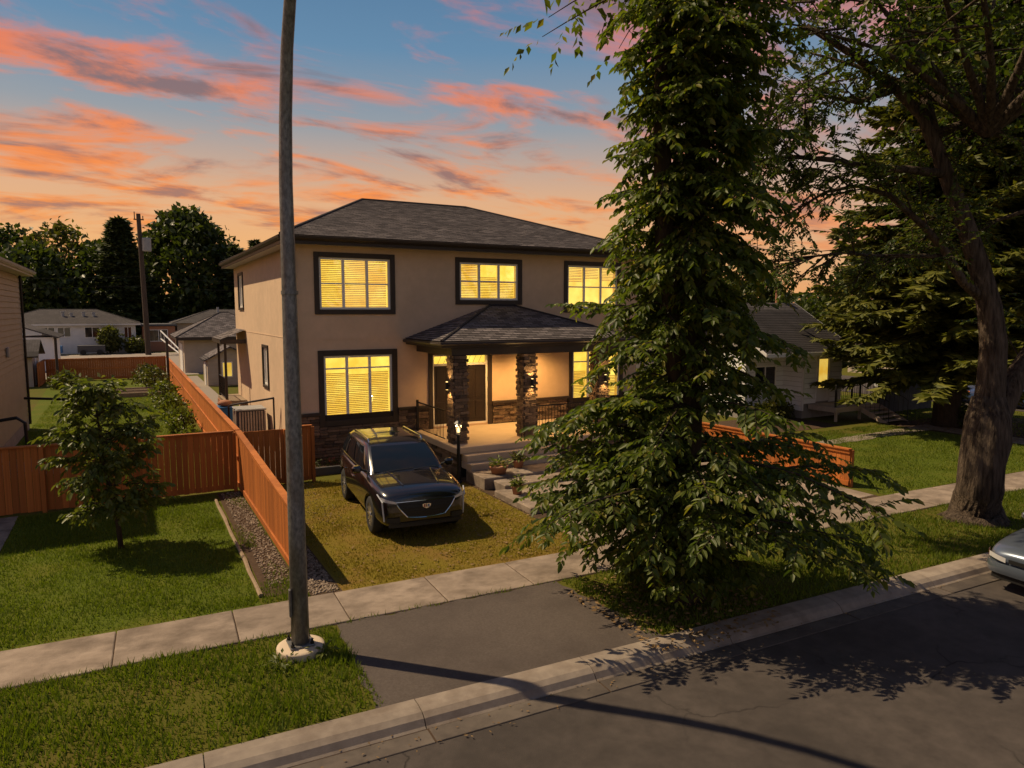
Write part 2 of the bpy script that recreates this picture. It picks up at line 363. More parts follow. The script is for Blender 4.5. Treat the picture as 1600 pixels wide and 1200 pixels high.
# ================================================================ the setting: ground, street, pavements
def sheet(name, poly, z, mat, label, cat='ground', kind='structure', cell=None):
    b = MB(); b.quad(*[(p[0], p[1], z) for p in poly]); o = b.build(name, mat); return tag(o, label, cat, kind=kind)
b = MB()
b.quad((-700, sy(-700, 7.93), 0), (700, sy(700, 7.93), 0), (700, 1200, 0), (-700, 1200, 0))
b.quad((-700, -1200, 0), (700, -1200, 0), (700, sy(700, -1.9), 0), (-700, sy(-700, -1.9), 0))
tag(b.build('ground', M['ground']), 'wide grassy ground of the whole neighbourhood block', 'ground', kind='structure')
b = MB(); b.quad((-700, sy(-700, -1.9), -.13), (700, sy(700, -1.9), -.13), (700, sy(700, 7.5), -.13), (-700, sy(-700, 7.5), -.13))
b.quad((-700, sy(-700, -1.9), -.13), (-700, sy(-700, -1.9), 0), (700, sy(700, -1.9), 0), (700, sy(700, -1.9), -.13))
tag(b.build('street', M['asphalt']), 'dark asphalt residential street with tree shade on it', 'street', kind='structure')

# sidewalk: every slab its own piece
b = MB(); b.quad((-40, sy(-40, 10.50), .004), (60, sy(60, 10.50), .004), (60, sy(60, 11.76), .004), (-40, sy(-40, 11.76), .004))
sw = tag(b.build('sidewalk', M['soil']), 'pale concrete sidewalk of jointed slabs along the lawns', 'sidewalk', kind='structure')
slab_me = MB().cbox(-.5, .5, -.5, .5, -.10, .0, .008).mesh('slab'); slab_me.materials.append(M['concrete'])
ang = -math.atan(ST); x = -14.95; r2 = random.Random(3)
while x < 40:
    Lx = 1.62 if not (0.9 < x < 1.1) else 1.62
    cx = x + Lx / 2
    piece('slab', slab_me, sw, TRS((cx, sy(cx, 11.13), .022 + r2.uniform(-.004, .004)), ang + r2.uniform(-.002, .002), (Lx - .016, 1.21, 1), r2.uniform(-.004, .004), r2.uniform(-.004, .004)))
    x += Lx
# kerb: cast lengths with a rolled face, and the gutter pans in front
def kerb_mesh(L_):
    prof = [(7.95, -.25), (7.95, .018), (7.80, .020), (7.66, .006), (7.58, -.035), (7.53, -.105), (7.50, -.125), (7.50, -.25)]
    b = MB(); n = len(prof)
    for xx in (-L_ / 2 + .006, L_ / 2 - .006): b.v += [(xx, p[0] - 7.72, p[1]) for p in prof]
    b.f = [tuple((i, (i + 1) % n, n + (i + 1) % n, n + i)) for i in range(n)] + [tuple(range(n - 1, -1, -1)), tuple(range(n, 2 * n))]
    me = b.mesh('kerb_stone'); me.materials.append(M['kerb']); return me
b = MB(); b.quad((-40, sy(-40, 7.215), -.126), (70, sy(70, 7.215), -.126), (70, sy(70, 7.96), -.126), (-40, sy(-40, 7.96), -.126))
kb = tag(b.build('kerb', M['soil']), 'concrete kerb with gutter pan along the boulevard grass', 'kerb', kind='structure')
M['gutter'] = mk('gutter_concrete', (.062, .052, .045), (.11, .09, .075), 3, .93, .6, 90, c3=(.20, .165, .13), s3=.9, a3=.5, obj_var=.25, spec=.2)
km = kerb_mesh(2.4); gm = MB().cbox(-1.19, 1.19, -.14, .14, -.08, 0, .006).mesh('gutter_pan'); gm.materials.append(M['gutter'])
x = -13.9
while x < 45:
    cx = x + 1.2
    piece('kerb_length', km, kb, TRS((cx, sy(cx, 7.72), r2.uniform(-.004, .004)), ang + r2.uniform(-.002, .002)))
    piece('gutter_pan', gm, kb, TRS((cx, sy(cx, 7.345), -.116 + r2.uniform(-.004, .004)), ang, (1, 1, 1), r2.uniform(-.01, .01)))
    x += 2.4
# asphalt apron between sidewalk and kerb, uneven edges
def ragged(poly, step=.22, amp=.05, seed=1):
    out = []; q = random.Random(seed); n = len(poly)
    for i in range(n):
        a, c = Vector(poly[i]), Vector(poly[(i + 1) % n]); k = max(1, int((c - a).length / step))
        for j in range(k):
            p = a.lerp(c, j / k); out.append((p.x + (q.uniform(-amp, amp) if j else 0), p.y + (q.uniform(-amp, amp) if j else 0)))
    return out
sheet('apron', ragged([(2.42, sy(2.42, 7.93)), (6.75, sy(6.75, 7.93)), (6.50, sy(6.5, 10.49)), (2.62, sy(2.62, 10.49))], .2, .045), .012, M['apron'], 'worn asphalt driveway apron between sidewalk and kerb', 'driveway')
# lawns
sheet('lawn', [(-2.4, 11.76), (1.72, 11.62), (1.82, 19.75), (-2.4, 19.75)], .006, M['lawn'], 'shaded green front lawn with the young tree', 'lawn')
sheet('lawn', [(2.6, 11.60), (8.12, 11.42), (8.12, 18.1), (2.6, 20.4)], .006, M['lawn_dry'], 'yellowed front lawn with the black car parked on it', 'lawn')
sheet('lawn', [(-3.6, 20.2), (2.3, 20.2), (2.3, 56.8), (-4.6, 56.8)], .006, M['lawn'], 'sunlit backyard lawn inside the wooden fence', 'lawn')
sheet('lawn', [(17.3, 11.12), (27.5, 10.75), (28.2, 17.1), (17.3, 18.6)], .006, M['lawn'], 'sunny lawn in front of the white bungalow', 'lawn')
sheet('mulch_bed', [(1.84, 12.0), (2.46, 12.0), (2.46, 19.7), (1.9, 19.7)], .006, M['soil'], 'bare soil strip beside the fence', 'bed')
sheet('mulch_bed', [(2.52, 11.62), (3.05, 11.6), (3.05, 15.6), (2.52, 15.6)], .010, M['soil'], 'dark mulch strip on the house side of the fence', 'bed')
sheet('side_walkway', [(-3.5, 11.85), (-2.45, 11.8), (-2.42, 19.7), (-3.5, 19.7)], .012, M['concrete'], 'concrete walk at the edge of the green lawn', 'walkway')
sheet('patio', [(-3.6, 24.4), (-1.9, 24.4), (-1.9, 27.4), (-3.6, 27.4)], .014, M['concrete'], 'small concrete pad behind the wooden fence', 'patio')
sheet('lane', [(-80, 58.4), (80, 58.4), (80, 91), (-80, 91)], .012, M['gravel'], 'pale gravel back lane beyond the rear fence', 'lane')
sheet('side_yard', [(2.6, 20.4), (4.5, 20.4), (4.5, 57), (2.6, 57)], .010, M['gravel'], 'narrow gravel side yard between fence and house', 'side yard')
sheet('bed', [(17.6, 19.0), (26.3, 19.0), (26.3, 22.3), (17.6, 22.3)], .010, M['soil'], 'dark planting bed along the white bungalow', 'bed')
sheet('bed', [(28.6, 11.9), (35, 11.4), (35, 18.6), (28.2, 18.4)], .010, M['soil'], 'needle-covered brown soil under the big spruce', 'bed')
sheet('front_path', ragged([(21.5, 16.4), (29.6, 16.6), (29.6, 17.5), (21.5, 17.0)], .4, .06), .016, M['kerb'], 'narrow concrete path to the bungalow steps', 'path')
sheet('front_path', [(27.9, sy(27.9, 11.74)), (29.3, sy(29.3, 11.74)), (29.7, 16.6), (28.5, 16.6)], .018, M['concrete'], 'concrete path from sidewalk up to the bungalow', 'path')
sheet('cross_street', [(37.5, 7), (47, 6.5), (47, 200), (37.5, 200)], .014, M['asphalt'], 'asphalt cross street behind the spruce tree', 'street')
# driveway of concrete panels beside the house, and the paved terrace in front of the steps
dw = tag(MB().build('driveway', M['soil']), 'broad concrete driveway beside the house', 'driveway', kind='structure')
dw_me = bpy.data.meshes.new('driveway'); dw_me.from_pydata([(8.14, 11.42, .007), (17.0, 11.05, .007), (17.0, 21.5, .007), (8.14, 21.5, .007)], [], [(0, 1, 2, 3)]); dw_me.materials.append(M['soil']); dw.data = dw_me
for i, (x0, x1) in enumerate(((8.16, 11.1), (11.1, 14.05), (14.05, 16.98))):
    yy = 11.46 - .035 * (x0 - 8.1) if i == 0 else 11.36 - .035 * (x0 - 11)
    for y0, y1 in ((yy, 13.6), (13.6, 16.2), (16.2, 18.8), (18.8, 21.4)):
        if i == 0 and y0 > 13: continue
        piece('slab', slab_me, dw, TRS(((x0 + x1) / 2, (y0 + y1) / 2, .022 + r2.uniform(-.003, .003)), r2.uniform(-.002, .002), (x1 - x0 - .02, y1 - y0 - .02, 1)))
tr = thing('terrace', 'low stepped concrete terrace between lawn and porch steps', 'terrace', (9.5, 15.5, 0))
for x0, x1, y0, y1, z in ((8.2, 10.6, 14.05, 15.95, .16), (8.5, 11.0, 15.9, 17.2, .26), (8.25, 11.4, 16.6, 17.8, .33)):
    MB().cbox(x0, x1, y0, y1, -.02, z, .02).build('step', M['concrete'], tr)

# ---------------------------------------------------------------- grass blades, gravel, litter
def blades(name, inside, box, n, h, mat, label, seed, w=.016, z=.0):
    g = np.random.default_rng(seed); x0, x1, y0, y1 = box
    X = g.uniform(x0, x1, n); Y = g.uniform(y0, y1, n)
    # patchy growth
    k = np.array([noise.noise((a * .9, c * .9, seed)) for a, c in zip(X, Y)])
    ok = inside(X, Y) & (g.random(n) < .72 + .55 * k); X = X[ok]; Y = Y[ok]; k = k[ok]; n = len(X)
    H = g.uniform(h[0], h[1], n) * (1 + .7 * k); A = g.uniform(0, 2 * np.pi, n); B = g.uniform(0, 2 * np.pi, n); ln = g.uniform(.1, .8, n) * H
    v = np.empty((n, 3, 3)); ww = w * g.uniform(.7, 1.5, n)
    v[:, 0] = np.c_[X - np.cos(A) * ww / 2, Y - np.sin(A) * ww / 2, np.full(n, z)]; v[:, 1] = np.c_[X + np.cos(A) * ww / 2, Y + np.sin(A) * ww / 2, np.full(n, z)]
    v[:, 2] = np.c_[X + np.cos(B) * ln, Y + np.sin(B) * ln, z + H]
    return tag(fast_mesh(name, v.reshape(-1, 3), np.arange(n * 3).reshape(-1, 3), mat), label, 'grass', kind='stuff')
def fast_mesh(name, V, F, mat, parent=None):
    me = bpy.data.meshes.new(name); nv, nf, k = len(V), len(F), F.shape[1]
    me.vertices.add(nv); me.vertices.foreach_set('co', np.ascontiguousarray(V, dtype=np.float32).ravel())
    me.loops.add(nf * k); me.loops.foreach_set('vertex_index', np.ascontiguousarray(F, dtype=np.int32).ravel())
    me.polygons.add(nf); me.polygons.foreach_set('loop_start', np.arange(0, nf * k, k, dtype=np.int32)); me.polygons.foreach_set('loop_total', np.full(nf, k, dtype=np.int32))
    me.materials.append(mat); me.update(calc_edges=True); me.validate()
    return link(name, me, parent)
blades('grass', lambda X, Y: (X < 1.72) & (Y > 11.80 - ST * X), (-2.42, 1.75, 11.6, 19.6), 52000, (.035, .085), M['blade'], 'green blades of the front lawn around the young tree', 11)
blades('grass', lambda X, Y: (X < 2.50 - .0 * Y) & (X > 1.76) & (Y > 11.8 - ST * X) & (Y < 12.7), (1.7, 2.5, 11.6, 12.7), 1600, (.04, .10), M['blade'], 'grass tufts where the soil strip meets the sidewalk', 12)
blades('grass', lambda X, Y: (Y > 11.80 - ST * X) & ((X > 3.1) | (Y < 12.0)) & (Y < 20.6 - .37 * (X - 2.6)), (2.56, 8.1, 11.4, 20.4), 56000, (.02, .055), M['blade_dry'], 'yellowish short blades of the lawn under the black car', 13)
blades('grass', lambda X, Y: (Y > 7.99 - ST * X) & (Y < 10.50 - ST * X), (-6, 2.55, 7.8, 10.8), 40000, (.05, .12), M['blade'], 'thick boulevard grass around the lamp post', 14, .018)
blades('grass', lambda X, Y: (Y > 7.99 - ST * X) & (Y < 10.50 - ST * X), (6.6, 22, 7.1, 10.3), 52000, (.04, .10), M['blade'], 'boulevard grass between the two big trees', 15, .018)
blades('grass', lambda X, Y: (Y > 11.80 - ST * X), (17.35, 28, 10.6, 18.4), 52000, (.03, .075), M['blade'], 'sunny blades of the lawn before the white bungalow', 16, .02)
blades('grass', lambda X, Y: (Y > 20), (-3.6, 2.3, 20.2, 50), 60000, (.03, .08), M['blade'], 'sunlit blades of the fenced backyard lawn', 17, .022)
blades('grass', lambda X, Y: (np.abs(Y - (10.51 - ST * X)) < .05 + .03 * np.sin(X * 5)) & (X > -4), (-4, 16, 9.8, 10.9), 9000, (.04, .09), M['blade'], 'ragged grass fringe along the sidewalk edge', 18)
blades('grass', lambda X, Y: (np.abs(Y - (11.77 - ST * X)) < .045), (-4, 27, 10.6, 12.0), 9000, (.03, .08), M['blade_dry'], 'ragged dry fringe on the lawn side of the sidewalk', 19)
blades('grass', lambda X, Y: (np.sin(Y * 2.1) + np.sin(X * 9 + Y) > .3), (1.82, 2.46, 12.5, 19.4), 2600, (.03, .10), M['blade'], 'sparse grass tufts growing through the gravel strip', 21)
blades('grass', lambda X, Y: (Y > 9.5 - ST * X), (30, 37, 8.5, 26), 24000, (.03, .08), M['blade'], 'grass behind the spruce by the cross street', 20, .025)
def scatter_leaves(name, box, n, size, mat, label, seed, inside=None, z=.02, cat='leaf litter'):
    g = np.random.default_rng(seed); X = g.uniform(box[0], box[1], n); Y = g.uniform(box[2], box[3], n)
    if inside is not None: k = inside(X, Y); X, Y = X[k], Y[k]; n = len(X)
    A = g.uniform(0, 6.28, n); s = g.uniform(size * .6, size * 1.3, n); v = np.empty((n, 4, 3))
    for i, (da, r_, dz) in enumerate(((0, 1, .1), (1.57, .45, 0), (3.14, 1, .3), (4.71, .45, .5))):
        v[:, i] = np.c_[X + np.cos(A + da) * s * r_, Y + np.sin(A + da) * s * r_, z + g.uniform(0, 1, n) * s * dz]
    return tag(fast_mesh(name, v.reshape(-1, 3), np.arange(n * 4).reshape(-1, 4), mat), label, cat, kind='stuff')
scatter_leaves('fallen_leaves', (3.2, 8.2, 11.6, 18.5), 2300, .035, M['litter'], 'fallen brown leaves strewn over the yellowed lawn', 31, lambda X, Y: (np.random.default_rng(5).random(len(X)) < .25 + .75 * np.clip((X - 3.5) / 4.5, 0, 1)), .03)
scatter_leaves('fallen_leaves', (6.3, 9.4, 7.1, 9.9), 900, .045, M['litter'], 'dead leaves and twigs heaped round the leafy tree trunk', 32, lambda X, Y: np.hypot(X - 7.6, Y - 8.5) < 1.7, .05)
scatter_leaves('fallen_leaves', (-3, 18, 6.95, 7.45), 300, .022, M['litter'], 'scraps of dry leaves lying in the gutter', 33, None, -.10)
scatter_leaves('fallen_leaves', (28.4, 34.5, 12.2, 18.3), 1600, .05, M['litter'], 'brown needle litter under the big spruce', 34, None, .03)
def pebbles(name, box, n, s, label, seed, mat):
    g = np.random.default_rng(seed); base = np.array([(1, 0, 0), (-1, 0, 0), (0, 1, 0), (0, -1, 0), (0, 0, .7), (0, 0, -.7)], float)
    F = np.array([(0, 2, 4), (2, 1, 4), (1, 3, 4), (3, 0, 4), (2, 0, 5), (1, 2, 5), (3, 1, 5), (0, 3, 5)])
    c = np.c_[g.uniform(box[0], box[1], n), g.uniform(box[2], box[3], n), np.full(n, .015)]; sz = g.uniform(s * .5, s * 1.3, (n, 1, 3)); th = g.uniform(0, 6.28, n)
    v = base[None] * sz * g.uniform(.7, 1.2, (n, 6, 1)); x = v[..., 0] * np.cos(th)[:, None] - v[..., 1] * np.sin(th)[:, None]; y = v[..., 0] * np.sin(th)[:, None] + v[..., 1] * np.cos(th)[:, None]
    v = np.stack([x, y, v[..., 2]], -1) + c[:, None]
    return tag(fast_mesh(name, v.reshape(-1, 3), (F[None] + np.arange(n)[:, None, None] * 6).reshape(-1, 3), mat), label, 'gravel', kind='stuff')
M['pebble'] = leafmat('pebble', (.14, .10, .075), (.34, .26, .20), 0.0, .9)
pebbles('river_gravel', (1.98, 2.44, 12.4, 19.6), 1300, .030, 'small stones mulching the strip beside the orange fence', 41, M['pebble'])
pebbles('river_gravel', (2.54, 3.0, 11.7, 15.5), 1200, .034, 'small stones in the shade on the house side of the fence', 42, M['pebble'])
pebbles('river_gravel', (2.55, 4.3, 15.8, 20.2), 260, .02, 'scattered pebbles on the bare edge by the fence gate', 43, M['pebble'])
te = MB()
q = random.Random(4); pts = [(1.78 + q.uniform(-.012, .012), 12.05 + i * .62, .035 + q.uniform(-.01, .01)) for i in range(12)]
te.tube(pts, [.038 + q.uniform(-.006, .006) for _ in pts], 6)
tag(te.build('timber_edging', M['timber']), 'weathered timber edging between green lawn and gravel strip', 'edging')
# ================================================================ building helpers
def FY(Y, s=1): return lambda u, w, d: (u, Y + s * d, w)      # wall facing -y
def FX(X, s=1): return lambda u, w, d: (X + s * d, u, w)      # wall facing -x (s=1) or +x (s=-1)
def fbox(b, f, u0, u1, w0, w1, d0, d1, c=0.0):
    a, e = f(u0, w0, d0), f(u1, w1, d1); lo = [min(p, q) for p, q in zip(a, e)]; hi = [max(p, q) for p, q in zip(a, e)]
    if c: b.cbox(lo[0], hi[0], lo[1], hi[1], lo[2], hi[2], c)
    else: b.box(lo[0], hi[0], lo[1], hi[1], lo[2], hi[2])
def wall(b, f, u0, u1, w0, w1, holes=(), depth=.3):
    us = sorted({u0, u1, *[h[0] for h in holes], *[h[1] for h in holes]}); ws = sorted({w0, w1, *[h[2] for h in holes], *[h[3] for h in holes]})
    for i in range(len(us) - 1):
        for j in range(len(ws) - 1):
            cu, cw = (us[i] + us[i + 1]) / 2, (ws[j] + ws[j + 1]) / 2
            if any(h[0] < cu < h[1] and h[2] < cw < h[3] for h in holes): continue
            b.quad(f(us[i], ws[j], 0), f(us[i + 1], ws[j], 0), f(us[i + 1], ws[j + 1], 0), f(us[i], ws[j + 1], 0))
    for a, c, e, g in holes:
        b.quad(f(a, e, 0), f(a, e, depth), f(a, g, depth), f(a, g, 0)); b.quad(f(c, e, 0), f(c, e, depth), f(c, g, depth), f(c, g, 0))
        b.quad(f(a, e, 0), f(a, e, depth), f(c, e, depth), f(c, e, 0)); b.quad(f(a, g, 0), f(a, g, depth), f(c, g, depth), f(c, g, 0))
def window(parent, f, u0, u1, w0, w1, cols=(1 / 3, 2 / 3), rows=(.5,), trim=.15, lit='lit', blind=(0, 1), trim_mat='trim', glass='glass', rowcols=None, depth=.3):
    """hole u0..u1 x w0..w1; parts: vinyl window frame > panes, trim boards, blind, room"""
    fr = MB(); t = .07; d0, d1 = .015, .09
    fbox(fr, f, u0, u0 + t, w0, w1, d0, d1); fbox(fr, f, u1 - t, u1, w0, w1, d0, d1)
    fbox(fr, f, u0 + t, u1 - t, w0, w0 + t, d0, d1); fbox(fr, f, u0 + t, u1 - t, w1 - t, w1, d0, d1)
    W_, H_ = u1 - u0, w1 - w0; cu = [u0 + c * W_ for c in cols]; rw = [w0 + r_ * H_ for r_ in rows]
    for c in cu: fbox(fr, f, c - .042, c + .042, w0 + t, w1 - t, d0 + .004, d1 - .004)
    ed = [u0 + t] + cu + [u1 - t]
    for r_ in rw:
        for i in range(len(ed) - 1):
            if rowcols is not None and i not in rowcols: continue
            fbox(fr, f, ed[i] + (.035 if i else 0), ed[i + 1] - (.035 if i < len(ed) - 2 else 0), r_ - .022, r_ + .022, d0 + .01, d1 - .01)
    o = fr.build('window', M['vinyl'], parent)
    rr = [w0 + t] + rw + [w1 - t]
    for i in range(len(ed) - 1):
        for j in range(len(rr) - 1):
            p = MB(); p.quad(f(ed[i], rr[j], .06), f(ed[i + 1], rr[j], .06), f(ed[i + 1], rr[j + 1], .06), f(ed[i], rr[j + 1], .06)); p.build('pane', M[glass], o)
    if trim:
        for a, c, e, g in ((u0 - trim, u0, w0 - trim, w1 + trim), (u1, u1 + trim, w0 - trim, w1 + trim), (u0, u1, w0 - trim, w0), (u0, u1, w1, w1 + trim)):
            p = MB(); fbox(p, f, a, c, e, g, -.045, .03, .006); p.build('trim', M[trim_mat], o)
    if lit:
        p = MB(); p.quad(f(u0, w0, depth - .02), f(u1, w0, depth - .02), f(u1, w1, depth - .02), f(u0, w1, depth - .02)); p.build('lit_room', M[lit], o)
    if blind and lit:
        p = MB(); q = random.Random(int(u0 * 100 + w0 * 10)); n = int(H_ / .062)
        for c in range(len(ed) - 1):
            top = blind[c % len(blind)] if isinstance(blind, list) else blind
            for k in range(n):
                w = w1 - t - (k + .5) * (H_ - 2 * t) / n
                if w < w0 + top[0] * H_ or w > w0 + top[1] * H_: continue
                z0 = w + q.uniform(-.004, .004); sag = q.uniform(-.004, .004)
                p.quad(f(ed[c] + .02, z0 - .014, .13), f(ed[c + 1] - .02, z0 - .014 + sag, .13), f(ed[c + 1] - .02, z0 + .016 + sag, .165), f(ed[c] + .02, z0 + .016, .165))
        if p.v: tag(p.build('blind', M['blind'], o), kind='stuff')
    return o
def roofplane(b, a, c, tb, ta, row=.145, lift=.014):
    """eave a->c, top ta..tb; shingle courses as overlapping strips with uv in metres"""
    a, c, tb, ta = map(Vector, (a, c, tb, ta)); e = (c - a).normalized(); mid = ((ta + tb) / 2 - a); nrm = e.cross(mid - e * mid.dot(e)).normalized()
    if nrm.z < 0: nrm = -nrm
    up = nrm.cross(e); up = up if up.z > 0 else -up
    H_ = (ta - a).dot(up); n = max(1, round(H_ / row)); off = rnd.random() * 3
    if b.uv is None: b.uv = []
    def uv(p): return ((p - a).dot(e) + off, (p - a).dot(up))
    for i in range(n):
        l0, r0, l1, r1 = a.lerp(ta, i / n), c.lerp(tb, i / n), a.lerp(ta, (i + 1) / n), c.lerp(tb, (i + 1) / n)
        q = [l0 + nrm * lift, r0 + nrm * lift, r1 + nrm * .001, l1 + nrm * .001]
        b.quad(*q); b.uv.append([uv(p) for p in q])
        q2 = [l0 - nrm * .004, r0 - nrm * .004, r0 + nrm * lift, l0 + nrm * lift]; b.quad(*q2); b.uv.append([uv(p) for p in q2])
def hiproof(parent, x0, x1, y0, y1, z, rx0, rx1, ry, rz, mat, name='roof', under=None):
    b = MB()
    roofplane(b, (x0, y0, z), (x1, y0, z), (rx1, ry, rz), (rx0, ry, rz)); roofplane(b, (x1, y1, z), (x0, y1, z), (rx0, ry, rz), (rx1, ry, rz))
    roofplane(b, (x0, y1, z), (x0, y0, z), (rx0, ry, rz), (rx0, ry, rz)); roofplane(b, (x1, y0, z), (x1, y1, z), (rx1, ry, rz), (rx1, ry, rz))
    o = b.build(name, mat, parent)
    cp = MB()
    for p, q in (((x0, y0, z), (rx0, ry, rz)), ((x1, y0, z), (rx1, ry, rz)), ((rx0, ry, rz), (rx1, ry, rz)), ((x0, y1, z), (rx0, ry, rz)), ((x1, y1, z), (rx1, ry, rz))):
        if (Vector(p) - Vector(q)).length > .05: cp.tube([Vector(p) + Vector((0, 0, .012)), Vector(q) + Vector((0, 0, .012))], .05, 6)
    cp.build('ridge_cap', mat, o)
    return o
def eaves(parent, x0, x1, y0, y1, z0, z1, mat='trim', sof='soffit', inset=.5, gut=True):
    for f in ((x0, x1, y0, y0 + .03), (x0, x1, y1 - .03, y1)): MB().cbox(f[0], f[1], f[2], f[3], z0, z1, .006).build('fascia', M[mat], parent)
    for f in ((x0, x0 + .03), (x1 - .03, x1)): MB().cbox(f[0], f[1], y0 + .032, y1 - .032, z0, z1, .006).build('fascia', M[mat], parent)
    b = MB(); b.box(x0 + .035, x1 - .035, y0 + .035, y0 + inset - .003, z0 + .02, z0 + .045); b.box(x0 + .035, x1 - .035, y1 - inset + .003, y1 - .035, z0 + .02, z0 + .045)
    b.box(x0 + .035, x0 + inset - .003, y0 + inset, y1 - inset, z0 + .02, z0 + .045); b.box(x1 - inset + .003, x1 - .035, y0 + inset, y1 - inset, z0 + .02, z0 + .045)
    b.build('soffit', M[sof], parent)
    if gut:
        g = MB(); pr = [(0, .0), (-.05, .0), (-.10, .05), (-.115, .115), (-.10, .12), (-.085, .06), (-.045, .02), (0, .02)]
        def run(p, q, out):
            bb = len(g.v); n = len(pr); out = Vector(out)
            for e in (p, q): g.v += [tuple(Vector(e) + out * -a + Vector((0, 0, w))) for a, w in pr]
            g.f += [(bb + i, bb + (i + 1) % n, bb + n + (i + 1) % n, bb + n + i) for i in range(n)] + [tuple(range(bb, bb + n)), tuple(range(bb + 2 * n - 1, bb + n - 1, -1))]
        zz = z1 - .13
        run((x0 - .1, y0 - .002, zz), (x1 + .1, y0 - .002, zz), (0, -1, 0)); run((x0 - .002, y0 - .1, zz), (x0 - .002, y1, zz), (-1, 0, 0)); run((x1 + .002, y0 - .1, zz), (x1 + .002, y1, zz), (1, 0, 0))
        g.build('gutter', M[mat], parent)
# ledge stones: a few shapes shared by all
stone_me = []
q = random.Random(21)
for k in range(10):
    b = MB().cbox(-.5, .5, -.5, .5, -.5, .5, .07)
    b.v = [(x + q.uniform(-.05, .05) * (abs(x) < .6), y + q.uniform(-.16, .10), z + q.uniform(-.07, .07)) for x, y, z in b.v]
    me = b.mesh('stone'); me.materials.append(M['stone']); stone_me.append(me)
def stones(parent, f, u0, u1, w0, w1, rot, th=.07, row=.095, seed=1, ln=(.22, .5)):
    """courses of ledge stone on a wall; f(u,w,d) with d<0 outwards"""
    q = random.Random(seed); nr = max(1, round((w1 - w0) / row)); rh = (w1 - w0) / nr
    for r_ in range(nr):
        u = u0; 
        while u < u1 - .02:
            l = min(q.uniform(*ln), u1 - u)
            if u1 - u - l < .10: l = u1 - u
            t = th * q.uniform(.65, 1.35); c = f(u + l / 2, w0 + (r_ + .5) * rh, -t / 2 + .01)
            piece('stone', q.choice(stone_me), parent, TRS(c, rot + (math.pi if q.random() < .0 else 0), (l - .012, t, rh - .010)))
            u += l

# ================================================================ the main house
HX0, HX1, HY, HYB = 4.5, 17.3, 21.6, 35.0
house = thing('two_storey_house', 'tan stucco two-storey duplex with dark trim, stone columns and lit windows', 'house', (10.9, 27, 0))
f = FY(HY)
UL = (5.18, 7.42, 4.85, 6.42); UC = (9.82, 12.05, 5.17, 6.42); UR = (14.1, 16.34, 4.90, 6.45); LL = (5.25, 7.43, 1.42, 3.43); LR = (14.35, 16.5, 1.42, 3.36)
ENT = (8.82, 10.86, .96, 3.36)
b = MB(); wall(b, f, HX0, HX1, 0, 6.95, [UL, UC, UR, LL, LR, ENT])
SW1 = (26.75, 27.75, 2.05, 3.45); SW2 = (32.3, 33.5, 4.95, 6.35)
wall(b, FX(HX0), HY, HYB, 0, 6.95, [SW1, SW2])
b.quad((HX1, HY, 0), (HX1, HYB, 0), (HX1, HYB, 6.95), (HX1, HY, 6.95)); b.quad((HX0, HYB, 0), (HX1, HYB, 0), (HX1, HYB, 6.95), (HX0, HYB, 6.95))
b.build('wall', M['stucco'], house)
b = MB(); fbox(b, f, HX0 - .012, HX1, 3.93, 3.955, -.012, .01); fbox(b, FX(HX0), HY, HYB, 3.93, 3.955, -.010, .01); b.build('stucco_joint', M['stucco'], house)
window(house, f, *UL, blind=[(0, 1), (0, 1), (0, 1)]); window(house, f, *UC, blind=[(0, 1), (0, .62), (0, .5)]); window(house, f, *UR, blind=[(.62, 1), (.7, 1), (.66, 1)], lit='lit')
window(house, f, *LL, rows=(.80,), trim=.17, blind=[(0, .74), (0, .7), (0, .72)]); window(house, f, *LR, rows=(.78,), blind=[(0, .6), (.1, .4), (0, .5)])
window(house, FX(HX0), *SW1, cols=(.5,), rows=(), trim=.11, lit='lit_dim', blind=None); window(house, FX(HX0), *SW2, cols=(.5,), rows=(), trim=.11, lit='lit_dim', blind=None)
